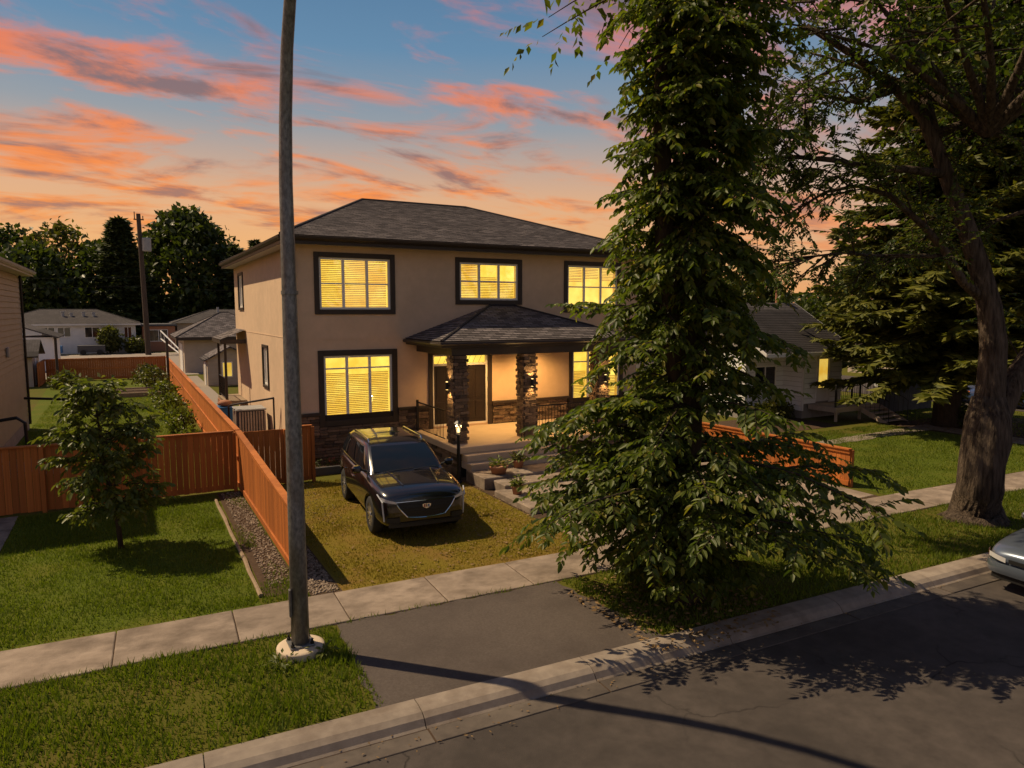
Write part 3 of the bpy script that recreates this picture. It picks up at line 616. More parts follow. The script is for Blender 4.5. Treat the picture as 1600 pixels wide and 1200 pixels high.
# entrance: two doors with lit transoms in one dark surround
dk = MB()
for a, c, e, g in ((ENT[0] - .15, ENT[0], .90, 3.52), (ENT[1], ENT[1] + .15, .90, 3.52), (ENT[0], ENT[1], 3.36, 3.52)): fbox(dk, f, a, c, e, g, -.045, .03, .006)
fbox(dk, f, 9.78, 9.90, .96, 3.36, -.02, .12); dk.build('door_surround', M['trim'], house)
for x0 in (ENT[0], 9.90):
    x1 = x0 + .96
    fr = MB()
    for a, c, e, g in ((x0, x0 + .06, .98, 3.36), (x1 - .06, x1, .98, 3.36), (x0 + .06, x1 - .06, 3.30, 3.36), (x0 + .06, x1 - .06, 2.98, 3.05), (x0 + .06, x1 - .06, .96, 1.02)): fbox(fr, f, a, c, e, g, .02, .10)
    fro = fr.build('door_frame', M['vinyl'], house)
    dr = MB(); fbox(dr, f, x0 + .062, x1 - .062, 1.022, 2.978, .05, .095)
    for zz0, zz1 in ((1.15, 1.75), (1.87, 2.85)):
        for (ua, ub) in ((x0 + .16, x0 + .45), (x0 + .51, x1 - .16)): fbox(dr, f, ua, ub, zz0, zz1, .038, .049, .008)
    do = dr.build('door', M['door'], house)
    h = MB(); h.tube([(x1 - .13, HY + .05, 1.95), (x1 - .13, HY - .02, 1.95), (x1 - .22, HY - .02, 1.95)], .012, 6); h.build('handle', M['metal'], do)
    p = MB(); p.quad(f(x0 + .06, 3.05, .06), f(x1 - .06, 3.05, .06), f(x1 - .06, 3.30, .06), f(x0 + .06, 3.30, .06)); tro = p.build('transom', M['glass'], house)
    p = MB()
    for k in range(1, 4): u = x0 + .06 + k * .21; p.tube([f(u - .06, 3.05, .055), f(u, 3.17, .055), f(u + .06, 3.30, .055)], .006, 4)
    p.build('leading', M['metal'], tro)
    p = MB(); p.quad(f(x0, 3.0, .24), f(x1, 3.0, .24), f(x1, 3.36, .24), f(x0, 3.36, .24)); p.build('lit_room', M['lit'], tro)
# roof and eaves
hiproof(house, 4.0, 17.8, 21.1, 35.5, 7.0, 8.6, 13.2, 28.3, 9.26, M['shingle'])
eaves(house, 4.03, 17.77, 21.13, 35.47, 6.74, 6.985)
ds = MB(); ds.tube([(4.08, 21.02, 6.78), (4.08, 21.02, 6.66), (4.40, 21.45, 6.45), (4.46, 21.53, 6.3)], .04, 6); ds.tube([(4.44, 21.5, 6.3), (4.44, 21.5, .3)], .04, 6)
ds.build('downspout', M['trim'], house)
vt = MB(); vt.lathe([(.10, 0), (.10, .22), (.17, .24), (.17, .30), (.02, .34)], 10, (12.1, 30.6, 8.55)); vt.lathe([(.05, 0), (.05, .4)], 8, (9.9, 30.2, 8.7)); vt.build('roof_vent', M['metal'], house)
# stone wainscot with sill cap
ws = MB(); fbox(ws, f, HX0 - .01, 8.66, 0, 1.60, -.014, 0.0); fbox(ws, f, 11.02, HX1, 0, 1.60, -.014, 0); wso = ws.build('stone_wainscot', M['stone_dark'], house)
stones(wso, f, HX0 - .03, 8.10, .02, .90, 0, .07, .098, 5); stones(wso, f, HX0 - .03, LL[0] - .18, .90, 1.60, 0, .07, .098, 6, (.2, .35)); stones(wso, f, LL[1] + .18, 8.64, .90, 1.60, 0, .07, .098, 7)
stones(wso, f, LL[0] - .18, LL[1] + .18, .90, 1.24, 0, .07, .085, 8)
stones(wso, f, 11.05, 14.1, .92, 1.60, 0, .07, .098, 9)
for a, c in ((HX0 - .06, LL[0] - .172), (LL[1] + .172, ENT[0] - .152), (ENT[1] + .152, LR[0] - .152), (LR[1] + .152, HX1)): cp = MB(); fbox(cp, f, a, c, 1.60, 1.70, -.11, 0, .01); cp.build('sill_cap', M['trim'], house)
# ---------------------------------------------------------------- porch
PXL, PXR, PYF = 8.12, 14.6, 18.14
MB().cbox(PXL, PXR, PYF, HY - .02, .71, .90, .015).build('porch_floor', M['porchslab'], house)
pb = MB(); pb.box(PXL + .10, PXR - .1, PYF + .12, HY - .03, 0, .705); pbo = pb.build('porch_base', M['stone_dark'], house)
stones(pbo, FX(PXL + .10), PYF + .10, HY - .08, .01, .70, math.pi / 2, .07, .096, 15); stones(pbo, FY(PYF + .12), 11.5, PXR - .1, .01, .70, 0, .07, .096, 16)
for i, (z, y) in enumerate(((.705, 17.86), (.50, 17.58))):
    MB().cbox(8.32, 11.35, y, 18.16 + .1, z - .2, z, .012).build('step', M['porchslab'], house)
for i, (cx, cy) in enumerate(((8.52, 18.92), (10.86, 18.90), (13.66, 18.95))):
    hw = .205
    core = MB().box(cx - hw + .01, cx + hw - .01, cy - hw + .01, cy + hw - .01, .90, 3.50).build('stone_column', M['stone_dark'], house)
    q = random.Random(50 + i); nr = 27; rh = 2.60 / nr
    for r_ in range(nr):
        for side in range(4):
            rot = side * math.pi / 2; d = Vector((math.sin(rot), -math.cos(rot), 0)); t_ = Vector((math.cos(rot), math.sin(rot), 0))
            l = 2 * hw + .05; cut = q.uniform(.3, .7); off = .03 if (r_ + side) % 2 else -.03
            for a, e in ((0, cut), (cut, 1)):
                th = .05 * q.uniform(.75, 1.35); cc = Vector((cx, cy, .90 + (r_ + .5) * rh)) + d * (hw - .01 + th / 2) + t_ * (l * ((a + e) / 2 - .5) + off)
                if side == 2 or (side == 1 and a == 0): continue        # the hidden back
                piece('stone', q.choice(stone_me), core, TRS(cc, rot, (l * (e - a) - .01, th, rh - .009)))
# beam, soffit and hip roof of the porch
bm = MB(); bm.cbox(8.25, 14.5, 18.72, 19.12, 3.50, 3.74, .01); bm.cbox(8.25, 8.62, 19.125, HY - .05, 3.50, 3.74, .01); bm.build('porch_beam', M['trim'], house)
MB().box(7.98, 14.78, 18.72, HY - .02, 3.745, 3.775).build('porch_ceiling', M['trim'], house)
pr = MB(); ez = 3.93
roofplane(pr, (7.88, 18.6, ez), (14.86, 18.6, ez), (11.85, HY - .05, 4.98), (10.92, HY - .05, 4.98))
roofplane(pr, (7.88, HY - .01, ez), (7.88, 18.6, ez), (10.92, HY - .05, 4.98), (10.92, HY - .03, 4.98)); roofplane(pr, (14.86, 18.6, ez), (14.86, HY - .01, ez), (11.85, HY - .03, 4.98), (11.85, HY - .05, 4.98))
pro = pr.build('porch_roof', M['shingle'], house)
rc = MB()
for p, q_ in (((7.88, 18.6, ez), (10.92, HY - .05, 4.98)), ((14.86, 18.6, ez), (11.85, HY - .05, 4.98)), ((10.9, HY - .06, 4.99), (11.87, HY - .06, 4.99))): rc.tube([Vector(p) + Vector((0, 0, .01)), Vector(q_) + Vector((0, 0, .01))], .045, 6)
rc.build('ridge_cap', M['shingle'], pro)
fa = MB(); fa.cbox(7.9, 14.84, 18.62, 18.65, 3.74, 3.925, .005); fa.cbox(7.9, 7.93, 18.652, HY - .02, 3.74, 3.925, .005); fa.cbox(14.81, 14.84, 18.652, HY - .02, 3.74, 3.925, .005); fa.build('fascia', M['trim'], pro)
gu = MB(); gu.tube([(7.84, HY - .03, 3.86), (7.84, 18.56, 3.86), (14.9, 18.56, 3.86)], .055, 6); gu.build('gutter', M['trim'], pro)
# railings
def railing(parent, p0, p1, z, h=.95, sp=.11, posts=(1, 1)):
    p0, p1 = Vector(p0), Vector(p1); r_ = MB(); r_.tube([p0 + Vector((0, 0, z + h)), p1 + Vector((0, 0, z + h))], .024, 6); r_.tube([p0 + Vector((0, 0, z + .10)), p1 + Vector((0, 0, z + .10))], .016, 6)
    o = r_.build('railing', M['metal'], parent); n = int((p1 - p0).length / sp)
    for i in range(1, n):
        p = p0.lerp(p1, i / n); bb = MB(); bb.tube([p + Vector((0, 0, z + .10)), p + Vector((0, 0, z + h))], .008, 4); bb.build('baluster', M['metal'], o)
    for e, on in ((p0, posts[0]), (p1, posts[1])):
        if on: MB().cbox(e.x - .035, e.x + .035, e.y - .035, e.y + .035, z, z + h + .08, .006).build('post', M['metal'], o)
    return o
railing(house, (8.22, 21.45, 0), (8.22, 19.2, 0), .90, posts=(1, 0)); railing(house, (11.12, 18.75, 0), (13.38, 18.75, 0), .90)
# wall lamps on the columns
def sconce(loc, out, label):
    t = thing('wall_lamp', label, 'lamp', loc, 'lit up-and-down lamps on the porch columns'); o = Vector(out); L0 = Vector(loc)
    c = L0 + o * .07; b = MB().lathe([(.04, -.11), (.045, -.11), (.045, .11), (.04, .11)], 10, c); b.build('shade', M['metal'], t)
    bb = MB(); bb.tube([L0 - o * .02, c], .02, 6); bb.build('bracket', M['metal'], t)
    g = MB().lathe([(.034, -.112), (.034, -.118)], 10, c); g.lathe([(.034, .112), (.034, .118)], 10, c); g.build('bulb', M['flame'], t)
    for s in (-1, 1):
        li = bpy.data.lights.new('lamp_light', 'SPOT'); li.energy = 26; li.color = (1, .58, .2); li.spot_size = R(110); li.spot_blend = .6; li.shadow_soft_size = .03
        lo = bpy.data.objects.new('lamp_light', li); C.objects.link(lo); lo.location = c + Vector((0, 0, s * .14)); lo.rotation_euler = (0 if s < 0 else math.pi, 0, 0); adopt(lo, t)
sconce((8.52 - .275, 18.92, 2.62), (-1, 0, 0), 'lit wall lamp on the stone column beside the black railing by the doors')
sconce((10.86, 18.90 - .275, 2.62), (0, -1, 0), 'lit wall lamp on the stone column at the middle of the porch'); sconce((13.66, 18.95 - .275, 2.62), (0, -1, 0), 'lit wall lamp on the stone column behind the leafy branches')
for i, (x, lab) in enumerate(((10.3, 'small round ceiling light over the front doors'), (12.5, 'small round ceiling light over the railed porch end'))):
    t = thing('ceiling_light', lab, 'lamp', (x, 20.5, 3.745)); MB().lathe([(.09, -.012), (.09, 0)], 14, (x, 20.5, 3.745)).build('ring', M['vinyl'], t)
    MB().lathe([(.065, -.016), (.065, -.0125)], 14, (x, 20.5, 3.745)).build('bulb', M['flame'], t)
    li = bpy.data.lights.new('ceiling_bulb', 'SPOT'); li.energy = 330; li.color = (1, .56, .18); li.spot_size = R(150); li.spot_blend = .8; li.shadow_soft_size = .06
    lo = bpy.data.objects.new('ceiling_bulb', li); C.objects.link(lo); lo.location = (x, 20.5, 3.70); adopt(lo, t)
# ================================================================ fences
board_me = MB().cbox(-.5, .5, -.5, .5, 0, 1, .012).mesh('board'); board_me.materials.append(M['fence'])
def fence(label, p0, p1, hfun, face, bay=2.4, bw=.14, single=True, cap=True, z0=.04, group=None, midrail=False, name='wooden_fence', postback=0.0, posts=True):
    """vertical boards from p0 to p1; face = unit vector of the side with the rails"""
    p0, p1 = Vector((*p0, 0)), Vector((*p1, 0)); d = p1 - p0; Ln = d.length; d.normalize(); face = Vector((*face, 0)); rz = math.atan2(d.y, d.x)
    t = thing(name, label, 'fence', p0, group); q = random.Random(int(Ln * 100)); n = max(1, round(Ln / bw)); st = Ln / n; joined = MB()
    for i in range(n):
        c = p0 + d * ((i + .5) * st); h = hfun((i + .5) / n) - z0 - .04; zz = z0 + q.uniform(-.01, .01)
        if single(c) if callable(single) else single: piece('board', board_me, t, TRS((c.x, c.y, zz), rz + q.uniform(-.01, .01), (st - .006 - q.uniform(0, .003), .019, h)))
        else: joined.cbox(-st / 2 + .0015, st / 2 - .0015, -.009, .009, 0, h, .003, TRS((c.x, c.y, zz), rz))
    if joined.v: tag(joined.build('boards', M['fence'], t), kind='stuff')
    nb = max(1, round(Ln / bay))
    for i in range(nb):
        a, e = p0 + d * (Ln * i / nb), p0 + d * (Ln * (i + 1) / nb); ha, he = hfun(i / nb), hfun((i + 1) / nb); L2 = (e - a).length
        for frac, wdt, nmr in ((0, .12, 'bottom_rail'), (1, .09, 'top_rail')) + (((.5, .09, 'middle_rail'),) if midrail else ()):
            za = z0 + .02 if frac == 0 else ha * frac - (.14 if frac == 1 else 0); zb = z0 + .02 if frac == 0 else he * frac - (.14 if frac == 1 else 0)
            r_ = MB(); o1, o2 = face * .0105, face * .047
            P = [a + o1 + Vector((0, 0, za)), e + o1 + Vector((0, 0, zb)), e + o2 + Vector((0, 0, zb)), a + o2 + Vector((0, 0, za))]; U = Vector((0, 0, wdt))
            r_.v = [tuple(p) for p in P] + [tuple(p + U) for p in P]; r_.f = [(0, 3, 2, 1), (4, 5, 6, 7), (0, 1, 5, 4), (1, 2, 6, 5), (2, 3, 7, 6), (3, 0, 4, 7)]
            r_.build(nmr, M['fence'], t)
        if cap:
            r_ = MB(); o1, o2 = face * .085, face * -.06; P = [a + o2 + Vector((0, 0, ha - .038)), e + o2 + Vector((0, 0, he - .038)), e + o1 + Vector((0, 0, he - .038)), a + o1 + Vector((0, 0, ha - .038))]; U = Vector((0, 0, .036))
            r_.v = [tuple(p) for p in P] + [tuple(p + U) for p in P]; r_.f = [(0, 3, 2, 1), (4, 5, 6, 7), (0, 1, 5, 4), (1, 2, 6, 5), (2, 3, 7, 6), (3, 0, 4, 7)]
            r_.build('cap', M['fence'], t)
    if posts:
        for i in range(nb + 1):
            a = p0 + d * (Ln * i / nb) - face * (.058 + postback); MB().cbox(-.045, .045, -.045, .045, -.1, hfun(i / nb) - .045, .006, TRS((a.x, a.y, 0), rz)).build('post', M['fence'], t)
    return t
FXX = 2.50
fence('orange-stained board fence sloping down towards the sidewalk beside the lamp post', (FXX, 19.78), (FXX, 12.62), lambda s: 1.64 - .36 * s, (-1, 0), 2.4)
MB_ = fence('long orange-stained side fence between the backyard lawn and the big house', (FXX, 56.9), (FXX, 19.9), lambda s: 1.55 + .09 * s, (-1, 0), 2.4, single=False, midrail=True)
fence('shaded orange-stained front fence behind the young tree', (2.38, 19.85), (-6.2, 19.85), lambda s: 1.63 + .02 * s, (0, 1), 2.4)
fence('brown-stained rear fence at the end of the backyard lawn', (-4.85, 57), (2.4, 57), lambda s: 1.55, (0, -1), 2.4, single=False, midrail=True)
fence('short return of brown fence by the small grey shed', (-4.95, 57), (-4.95, 53.4), lambda s: 1.55, (1, 0), 1.8, single=False)
fence('wooden gate panel between the sloping fence and the big house', (2.60, 19.9), (3.72, 19.9), lambda s: 1.60, (0, 1), 1.2, cap=False, name='wooden_gate')
fence('narrow fence panel against the wall of the big house', (3.80, 19.9), (4.46, 19.9), lambda s: 1.62, (0, 1), 1.2)
fence('low orange-stained fence along the driveway by the white bungalow', (17.13, 18.9), (17.13, 12.12), lambda s: 1.02 + .06 * s, (-1, 0), 3.3, midrail=False)

# ================================================================ street lamp
lp = thing('street_lamp', 'tall galvanised street lamp post on a round concrete footing', 'street lamp', (1.95, 9.80, 0))
b = MB(); b.lathe([(.0, -.2), (.33, -.2), (.33, .085), (.325, .10), (.28, .112), (.15, .12), (0.0, .122)], 28, (1.95, 9.8, 0)); b.build('concrete_footing', M['porchslab'], lp, True)
pts = [(1.95, 9.8, .14), (1.95, 9.8, 2), (1.95, 9.8, 4), (1.95, 9.8, 5.6), (1.95, 9.79, 6.5), (1.955, 9.70, 7.3), (1.96, 9.5, 8.1), (1.97, 9.15, 8.85), (1.98, 8.65, 9.4), (2.0, 7.9, 9.75), (2.02, 7.0, 9.85)]
b = MB(); b.tube(pts, [.125, .116, .104, .094, .088, .083, .078, .072, .066, .058, .05], 12); b.build('pole', M['galv'], lp, True)
MB().cbox(1.95 - .17, 1.95 + .17, 9.8 - .17, 9.8 + .17, .122, .148, .008).build('base_plate', M['galv'], lp)
for sx in (-1, 1):
    for s2 in (-1, 1):
        MB().lathe([(.028, 0), (.028, .035), (.014, .037), (.014, .075)], 6, (1.95 + sx * .135, 9.8 + s2 * .135, .148)).build('bolt', M['metal'], lp)
MB().cbox(1.95 - .145, 1.95 - .11, 9.8 - .07, 9.8 + .01, .55, .95, .01).build('access_cover', M['galv'], lp)
b = MB(); b.tube([(1.955, 9.8, 5.02), (1.955, 9.8, 5.07)], .112, 12); b.build('band', M['galv'], lp)
b = MB(); b.lathe([(.02, .06), (.09, .05), (.13, .01), (.12, -.05), (.03, -.06)], 14, (0, 0, 0)); b.v = [(2.02 + x * 1.1, 6.72 + y * 2.6, 9.86 + z) for x, y, z in b.v]; b.build('lamp_head', M['galv'], lp, True)

# ================================================================ garden lanterns on posts
def lantern(x, y, label, h=1.75):
    t = thing('garden_lantern', label, 'lamp', (x, y, 0), 'lit lantern posts flanking the steps')
    MB().lathe([(.11, 0), (.11, .05), (.075, .08), (.06, .35), (.05, .36), (.045, h - .45), (.06, h - .44), (.06, h - .40), (.03, h - .38)], 12, (x, y, 0)).build('post', M['metal'], t)
    b = MB(); b.tube([(x - .16, y, h - .62), (x + .16, y, h - .62)], .012, 6); b.build('ladder_bar', M['metal'], t)
    z = h - .38
    g = MB().lathe([(.05, 0), (.10, .26)], 6, (x, y, z + .02)); g.build('glass', M['glass'], t)
    MB().lathe([(.025, 0), (.035, .06), (.02, .14), (.003, .16)], 8, (x, y, z + .04)).build('bulb', M['flame'], t)
    fr = MB()
    for k in range(6):
        w = k * math.pi / 3; fr.tube([(x + .055 * math.cos(w), y + .055 * math.sin(w), z + .01), (x + .108 * math.cos(w), y + .108 * math.sin(w), z + .29)], .007, 4)
    fr.lathe([(.12, .28), (.135, .29), (.06, .36), (.02, .38), (.012, .43), (.002, .45)], 6, (x, y, z)); fr.build('cage', M['metal'], t)
    li = bpy.data.lights.new('lantern_light', 'POINT'); li.energy = 5; li.color = (1, .6, .22); li.shadow_soft_size = .03
    lo = bpy.data.objects.new('lantern_light', li); C.objects.link(lo); lo.location = (x, y, z + .22); adopt(lo, t)
lantern(7.99, 17.72, 'lit black garden lantern post beside the black car', 1.78); lantern(11.35, 17.35, 'lit black garden lantern post half hidden by the leafy tree', 1.78)
# potted plants, flower bed
def leafspray(b_, loc, n, r_, h, seed, size=.12):
    q = random.Random(seed)
    for _ in range(n):
        a = q.uniform(0, 6.28); el = q.uniform(.2, 1.2); L_ = r_ * q.uniform(.5, 1.1); p = Vector(loc) + Vector((math.cos(a) * math.cos(el), math.sin(a) * math.cos(el), math.sin(el) * h / r_)) * L_ * q.uniform(.3, 1)
        d = Vector((math.cos(a), math.sin(a), q.uniform(-.5, .8))).normalized(); s = d.cross(Vector((0, 0, 1))).normalized(); l = size * q.uniform(.6, 1.3); u = s.cross(d) * .15 * l
        b_.quad(p, p + d * l * .45 + s * l * .26 + u, p + d * l); b_.quad(p, p + d * l, p + d * l * .45 - s * l * .26 + u)
def pot(x, y, z, r_, label, seed):
    t = thing('plant_pot', label, 'plant', (x, y, z), 'potted plants on the terrace')
    MB().lathe([(r_ * .72, 0), (r_ * .95, .17), (r_ * 1.05, .18), (r_ * 1.05, .23), (r_ * .92, .23), (r_ * .9, .19)], 16, (x, y, z)).build('pot', M['terracotta'], t, True)
    b = MB(); leafspray(b, (x, y, z + .2), 110, r_ * 1.5, .3, seed, .13); b.build('foliage', M['leaf_y'], t)
pot(8.85, 16.95, .33, .26, 'wide terracotta bowl of leafy plants on the terrace edge', 1); pot(9.7, 17.35, .33, .17, 'small terracotta pot of green leaves at the steps', 2); pot(8.55, 15.35, .16, .15, 'little plant pot on the lower terrace step', 3)
fb = thing('flower_bed', 'low dark timber bed of plants along the stone wall', 'flower bed', (5.0, 20.9, 0))
MB().cbox(4.30, 5.9, 20.45, 20.53, 0, .24, .01).build('front_board', M['darkshed'], fb); MB().cbox(4.30, 4.38, 20.535, 21.5, 0, .24, .01).build('side_board', M['darkshed'], fb); MB().cbox(5.82, 5.9, 20.535, 21.5, 0, .24, .01).build('side_board', M['darkshed'], fb)
MB().box(4.385, 5.815, 20.535, 21.5, 0, .18).build('soil', M['soil'], fb)
b = MB(); leafspray(b, (4.7, 21.0, .15), 60, .35, .3, 5, .10); leafspray(b, (5.3, 21.05, .15), 70, .4, .3, 6, .10); tag(b.build('foliage', M['leaf_b'], fb), kind='stuff')
b = MB(); leafspray(b, (5.25, 20.95, .28), 22, .3, .25, 7, .06); tag(b.build('flowers', M['flower'], fb), kind='stuff')
wl = thing('wagon_wheel', 'small wooden wagon wheel leaning at the end of the porch steps', 'ornament', (11.45, 17.98, .4)); b = MB(); cw = Vector((11.5, 17.96, .72)); ring = [cw + Vector((.32 * math.cos(k * math.pi / 12), -.06 + .05 * math.sin(k * math.pi / 12), .32 * math.sin(k * math.pi / 12))) for k in range(25)]
b.tube(ring, .025, 6); b.build('rim', M['timber'], wl)
for k in range(8): bb = MB(); bb.tube([cw + Vector((0, -.06, 0)), ring[k * 3]], .013, 5); bb.build('spoke', M['timber'], wl)
MB().lathe([(.06, -.04), (.06, .04)], 10, cw + Vector((0, -.06, 0))).build('hub', M['red'], wl)

# ================================================================ side yard things of the big house
ac = thing('air_conditioner', 'grey slatted air conditioner unit beside the big house', 'air conditioner', (3.9, 27.2, 0))
MB().cbox(3.35, 4.30, 26.6, 27.6, .25, 1.22, .03).build('casing', M['darkshed'], ac); MB().cbox(3.3, 4.35, 26.55, 27.65, 1.225, 1.29, .02).build('top', M['grey'], ac); MB().cbox(3.3, 4.35, 26.5, 27.7, .02, .245, .01).build('pad', M['found'], ac)
for i in range(10):
    u = 3.40 + i * .095; MB().cbox(u, u + .06, 26.56, 26.598, .30, 1.20, .008).build('slat', M['wood_grey'], ac)
    y = 26.68 + i * .09; MB().cbox(3.31, 3.348, y, y + .06, .30, 1.20, .008).build('slat', M['wood_grey'], ac)
hr = thing('handrail', 'sloping black pipe handrail in the side yard of the big house', 'handrail', (3.2, 27, 0)); b = MB(); b.tube([(3.16, 27.4, 0), (3.16, 27.4, 1.32), (3.2, 27.0, 1.42), (4.3, 24.8, 1.85)], .035, 8); b.tube([(4.3, 24.8, 1.85), (4.3, 24.8, 0)], .03, 8); b.build('pipe', M['metal'], hr)
bn = thing('blue_bin', 'blue recycling bin with a reddish bag on top by the side fence', 'bin', (3.25, 29.6, 0)); MB().prism([(3.0, 29.3), (3.55, 29.3), (3.55, 29.9), (3.0, 29.9)], .03, 1.0).build('tub', M['bluebin'], bn); MB().cbox(2.97, 3.58, 29.27, 29.93, 1.0, 1.07, .02).build('lid', M['bluebin'], bn)
b = MB().lathe([(.05, 0), (.24, .05), (.27, .14), (.16, .23), (.02, .25)], 12, (3.27, 29.6, 1.07)); b.build('bag', M['terracotta'], bn, True)
dk = thing('rear_deck', 'covered rear deck with black railing behind the big house', 'deck', (3.9, 33.5, 0))
MB().cbox(3.6, 4.48, 32.2, 34.9, .82, .95, .01).build('floor', M['timber'], dk); MB().cbox(3.57, 3.61, 32.2, 34.9, .45, .82, .01).build('skirt', M['terracotta'], dk)
MB().cbox(3.63, 3.73, 32.25, 32.35, .95, 3.5, .008).build('post', M['trim'], dk); MB().cbox(3.63, 3.73, 34.7, 34.8, 0, 3.5, .008).build('post', M['trim'], dk); railing(dk, (3.68, 32.4, 0), (3.68, 34.7, 0), .95)
rp = MB(); roofplane(rp, (3.45, 35.1, 3.6), (3.45, 31.9, 3.6), (4.48, 31.9, 4.0), (4.48, 35.1, 4.0)); rp.build('roof', M['shingle'], dk); MB().cbox(3.48, 4.48, 31.92, 31.95, 3.42, 3.6, .005).build('fascia', M['trim'], dk); MB().cbox(3.46, 3.49, 31.955, 35.1, 3.42, 3.59, .005).build('fascia', M['trim'], dk)
# raised garden bed in the back yard
rb = thing('garden_bed', 'low raised garden bed framed with old boards on the backyard lawn', 'garden bed', (.4, 46, 0))
for x0, x1, y0, y1 in ((-1.0, 1.9, 44.4, 44.5), (-1.0, 1.9, 47.4, 47.5), (-1.0, 1.9, 45.9, 46.0), (-1.0, -.9, 44.51, 47.39), (1.8, 1.9, 44.51, 47.39)): MB().cbox(x0, x1, y0, y1, 0, .26, .01).build('board', M['timber'], rb)
MB().box(-.89, 1.79, 44.51, 47.39, 0, .2).build('soil', M['soil'], rb)

# ================================================================ other houses
def courses(parent, f, u0, u1, w0, w1, rot, mat, row=.2, holes=()):
    """lap siding: every course a board of its own"""
    n = round((w1 - w0) / row); rh = (w1 - w0) / n
    for i in range(n):
        z0 = w0 + i * rh; zc_ = z0 + rh / 2; segs = [(u0, u1)]
        for h in holes:
            if h[2] < zc_ < h[3]: segs = [s for a, e in segs for s in ((a, min(e, h[0])), (max(a, h[1]), e)) if s[1] - s[0] > .03]
        for a, e in segs:
            b = MB(); P = [f(a, z0, -.040), f(e, z0, -.040), f(e, z0 + rh - .018, -.012), f(a, z0 + rh - .018, -.012)]; Q = [f(a, z0, .0), f(e, z0, .0), f(e, z0 + rh - .018, .0), f(a, z0 + rh - .018, .0)]
            b.v = P + Q; b.f = [(0, 1, 2, 3), (7, 6, 5, 4), (0, 4, 5, 1), (1, 5, 6, 2), (2, 6, 7, 3), (3, 7, 4, 0)]; b.build('siding_board', mat, parent)
def gable(parent, x0, x1, y0, y1, z, rz, mat, axis='x', over=.35):
    """gable roof with its ridge along axis; walls x0..x1, y0..y1"""
    b = MB()
    if axis == 'x':
        ym = (y0 + y1) / 2; roofplane(b, (x0 - over, y0 - over, z), (x1 + over, y0 - over, z), (x1 + over, ym, rz), (x0 - over, ym, rz)); roofplane(b, (x1 + over, y1 + over, z), (x0 - over, y1 + over, z), (x0 - over, ym, rz), (x1 + over, ym, rz))
    else:
        xm = (x0 + x1) / 2; roofplane(b, (x0 - over, y1 + over, z), (x0 - over, y0 - over, z), (xm, y0 - over, rz), (xm, y1 + over, rz)); roofplane(b, (x1 + over, y0 - over, z), (x1 + over, y1 + over, z), (xm, y1 + over, rz), (xm, y0 - over, rz))
    o = b.build('roof', mat, parent); so = o.modifiers.new('thick', 'SOLIDIFY'); so.thickness = .09; so.offset = -1; return o
def far_window(parent, f, u0, u1, w0, w1, lit=None, frame='vinyl', mull=True):
    fr = MB(); t = .06
    for a, c, e, g in ((u0, u0 + t, w0, w1), (u1 - t, u1, w0, w1), (u0 + t, u1 - t, w0, w0 + t), (u0 + t, u1 - t, w1 - t, w1)): fbox(fr, f, a, c, e, g, -.05, .02)
    if mull: fbox(fr, f, (u0 + u1) / 2 - .03, (u0 + u1) / 2 + .03, w0 + t, w1 - t, -.04, .02)
    o = fr.build('window', M[frame], parent); p = MB(); fbox(p, f, u0 + t, u1 - t, w0 + t, w1 - t, -.016, -.012); p.build('pane', M[lit or 'glass_dark'], o); return o
# left neighbour
nb = thing('cream_house', 'cream lap-sided two-storey house with grey roof edge and black corner pipe', 'house', (-8, 27, 0))
b = MB(); wall(b, FX(-3.7, -1), 20.7, 34.6, 0, 6.2); wall(b, FY(20.7), -14, -3.7, 0, 6.2); b.quad((-14, 34.6, 0), (-3.7, 34.6, 0), (-3.7, 34.6, 6.2), (-14, 34.6, 6.2)); b.quad((-14, 20.7, 0), (-14, 34.6, 0), (-14, 34.6, 6.2), (-14, 20.7, 6.2)); b.build('wall', M['siding'], nb)
courses(nb, FX(-3.7, -1), 20.7, 34.55, .45, 6.15, 0, M['siding'], .2); MB().box(-3.69, -3.66, 20.7, 34.6, 0, .44).build('foundation', M['found'], nb)
hiproof(nb, -14.5, -3.2, 20.2, 35.1, 6.42, -9.5, -8.2, 27.6, 8.6, M['shingle_n']); eaves(nb, -14.47, -3.23, 20.23, 35.07, 6.2, 6.40, 'grey', 'soffit')
b = MB(); b.tube([(-3.62, 34.5, 6.3), (-3.62, 34.5, .2)], .05, 6); b.build('downspout', M['metal'], nb); MB().cbox(-3.66, -3.57, 29.6, 29.8, 3.2, 3.55, .02).build('meter', M['grey'], nb)
for lab, pl in (('black pipe handrail beside the cream house steps behind the front fence', [(-3.55, 25.4, 1.55), (-3.0, 25.4, 1.62), (-2.80, 25.4, 1.45), (-2.76, 25.4, 0)]), ('long black pipe handrail reaching from the cream house into the backyard', [(-3.6, 33.0, 1.42), (-1.95, 32.2, 1.36), (-1.82, 32.1, 1.25), (-1.82, 32.1, 0)])):
    t = thing('handrail', lab, 'handrail', (pl[-1][0], pl[-1][1], 0), 'black handrails by the cream house'); b = MB(); b.tube(pl, .05, 8); b.build('pipe', M['metal'], t)
    MB().lathe([(.09, 0), (.09, .02)], 10, (pl[-1][0], pl[-1][1], 0)).build('foot', M['metal'], t)
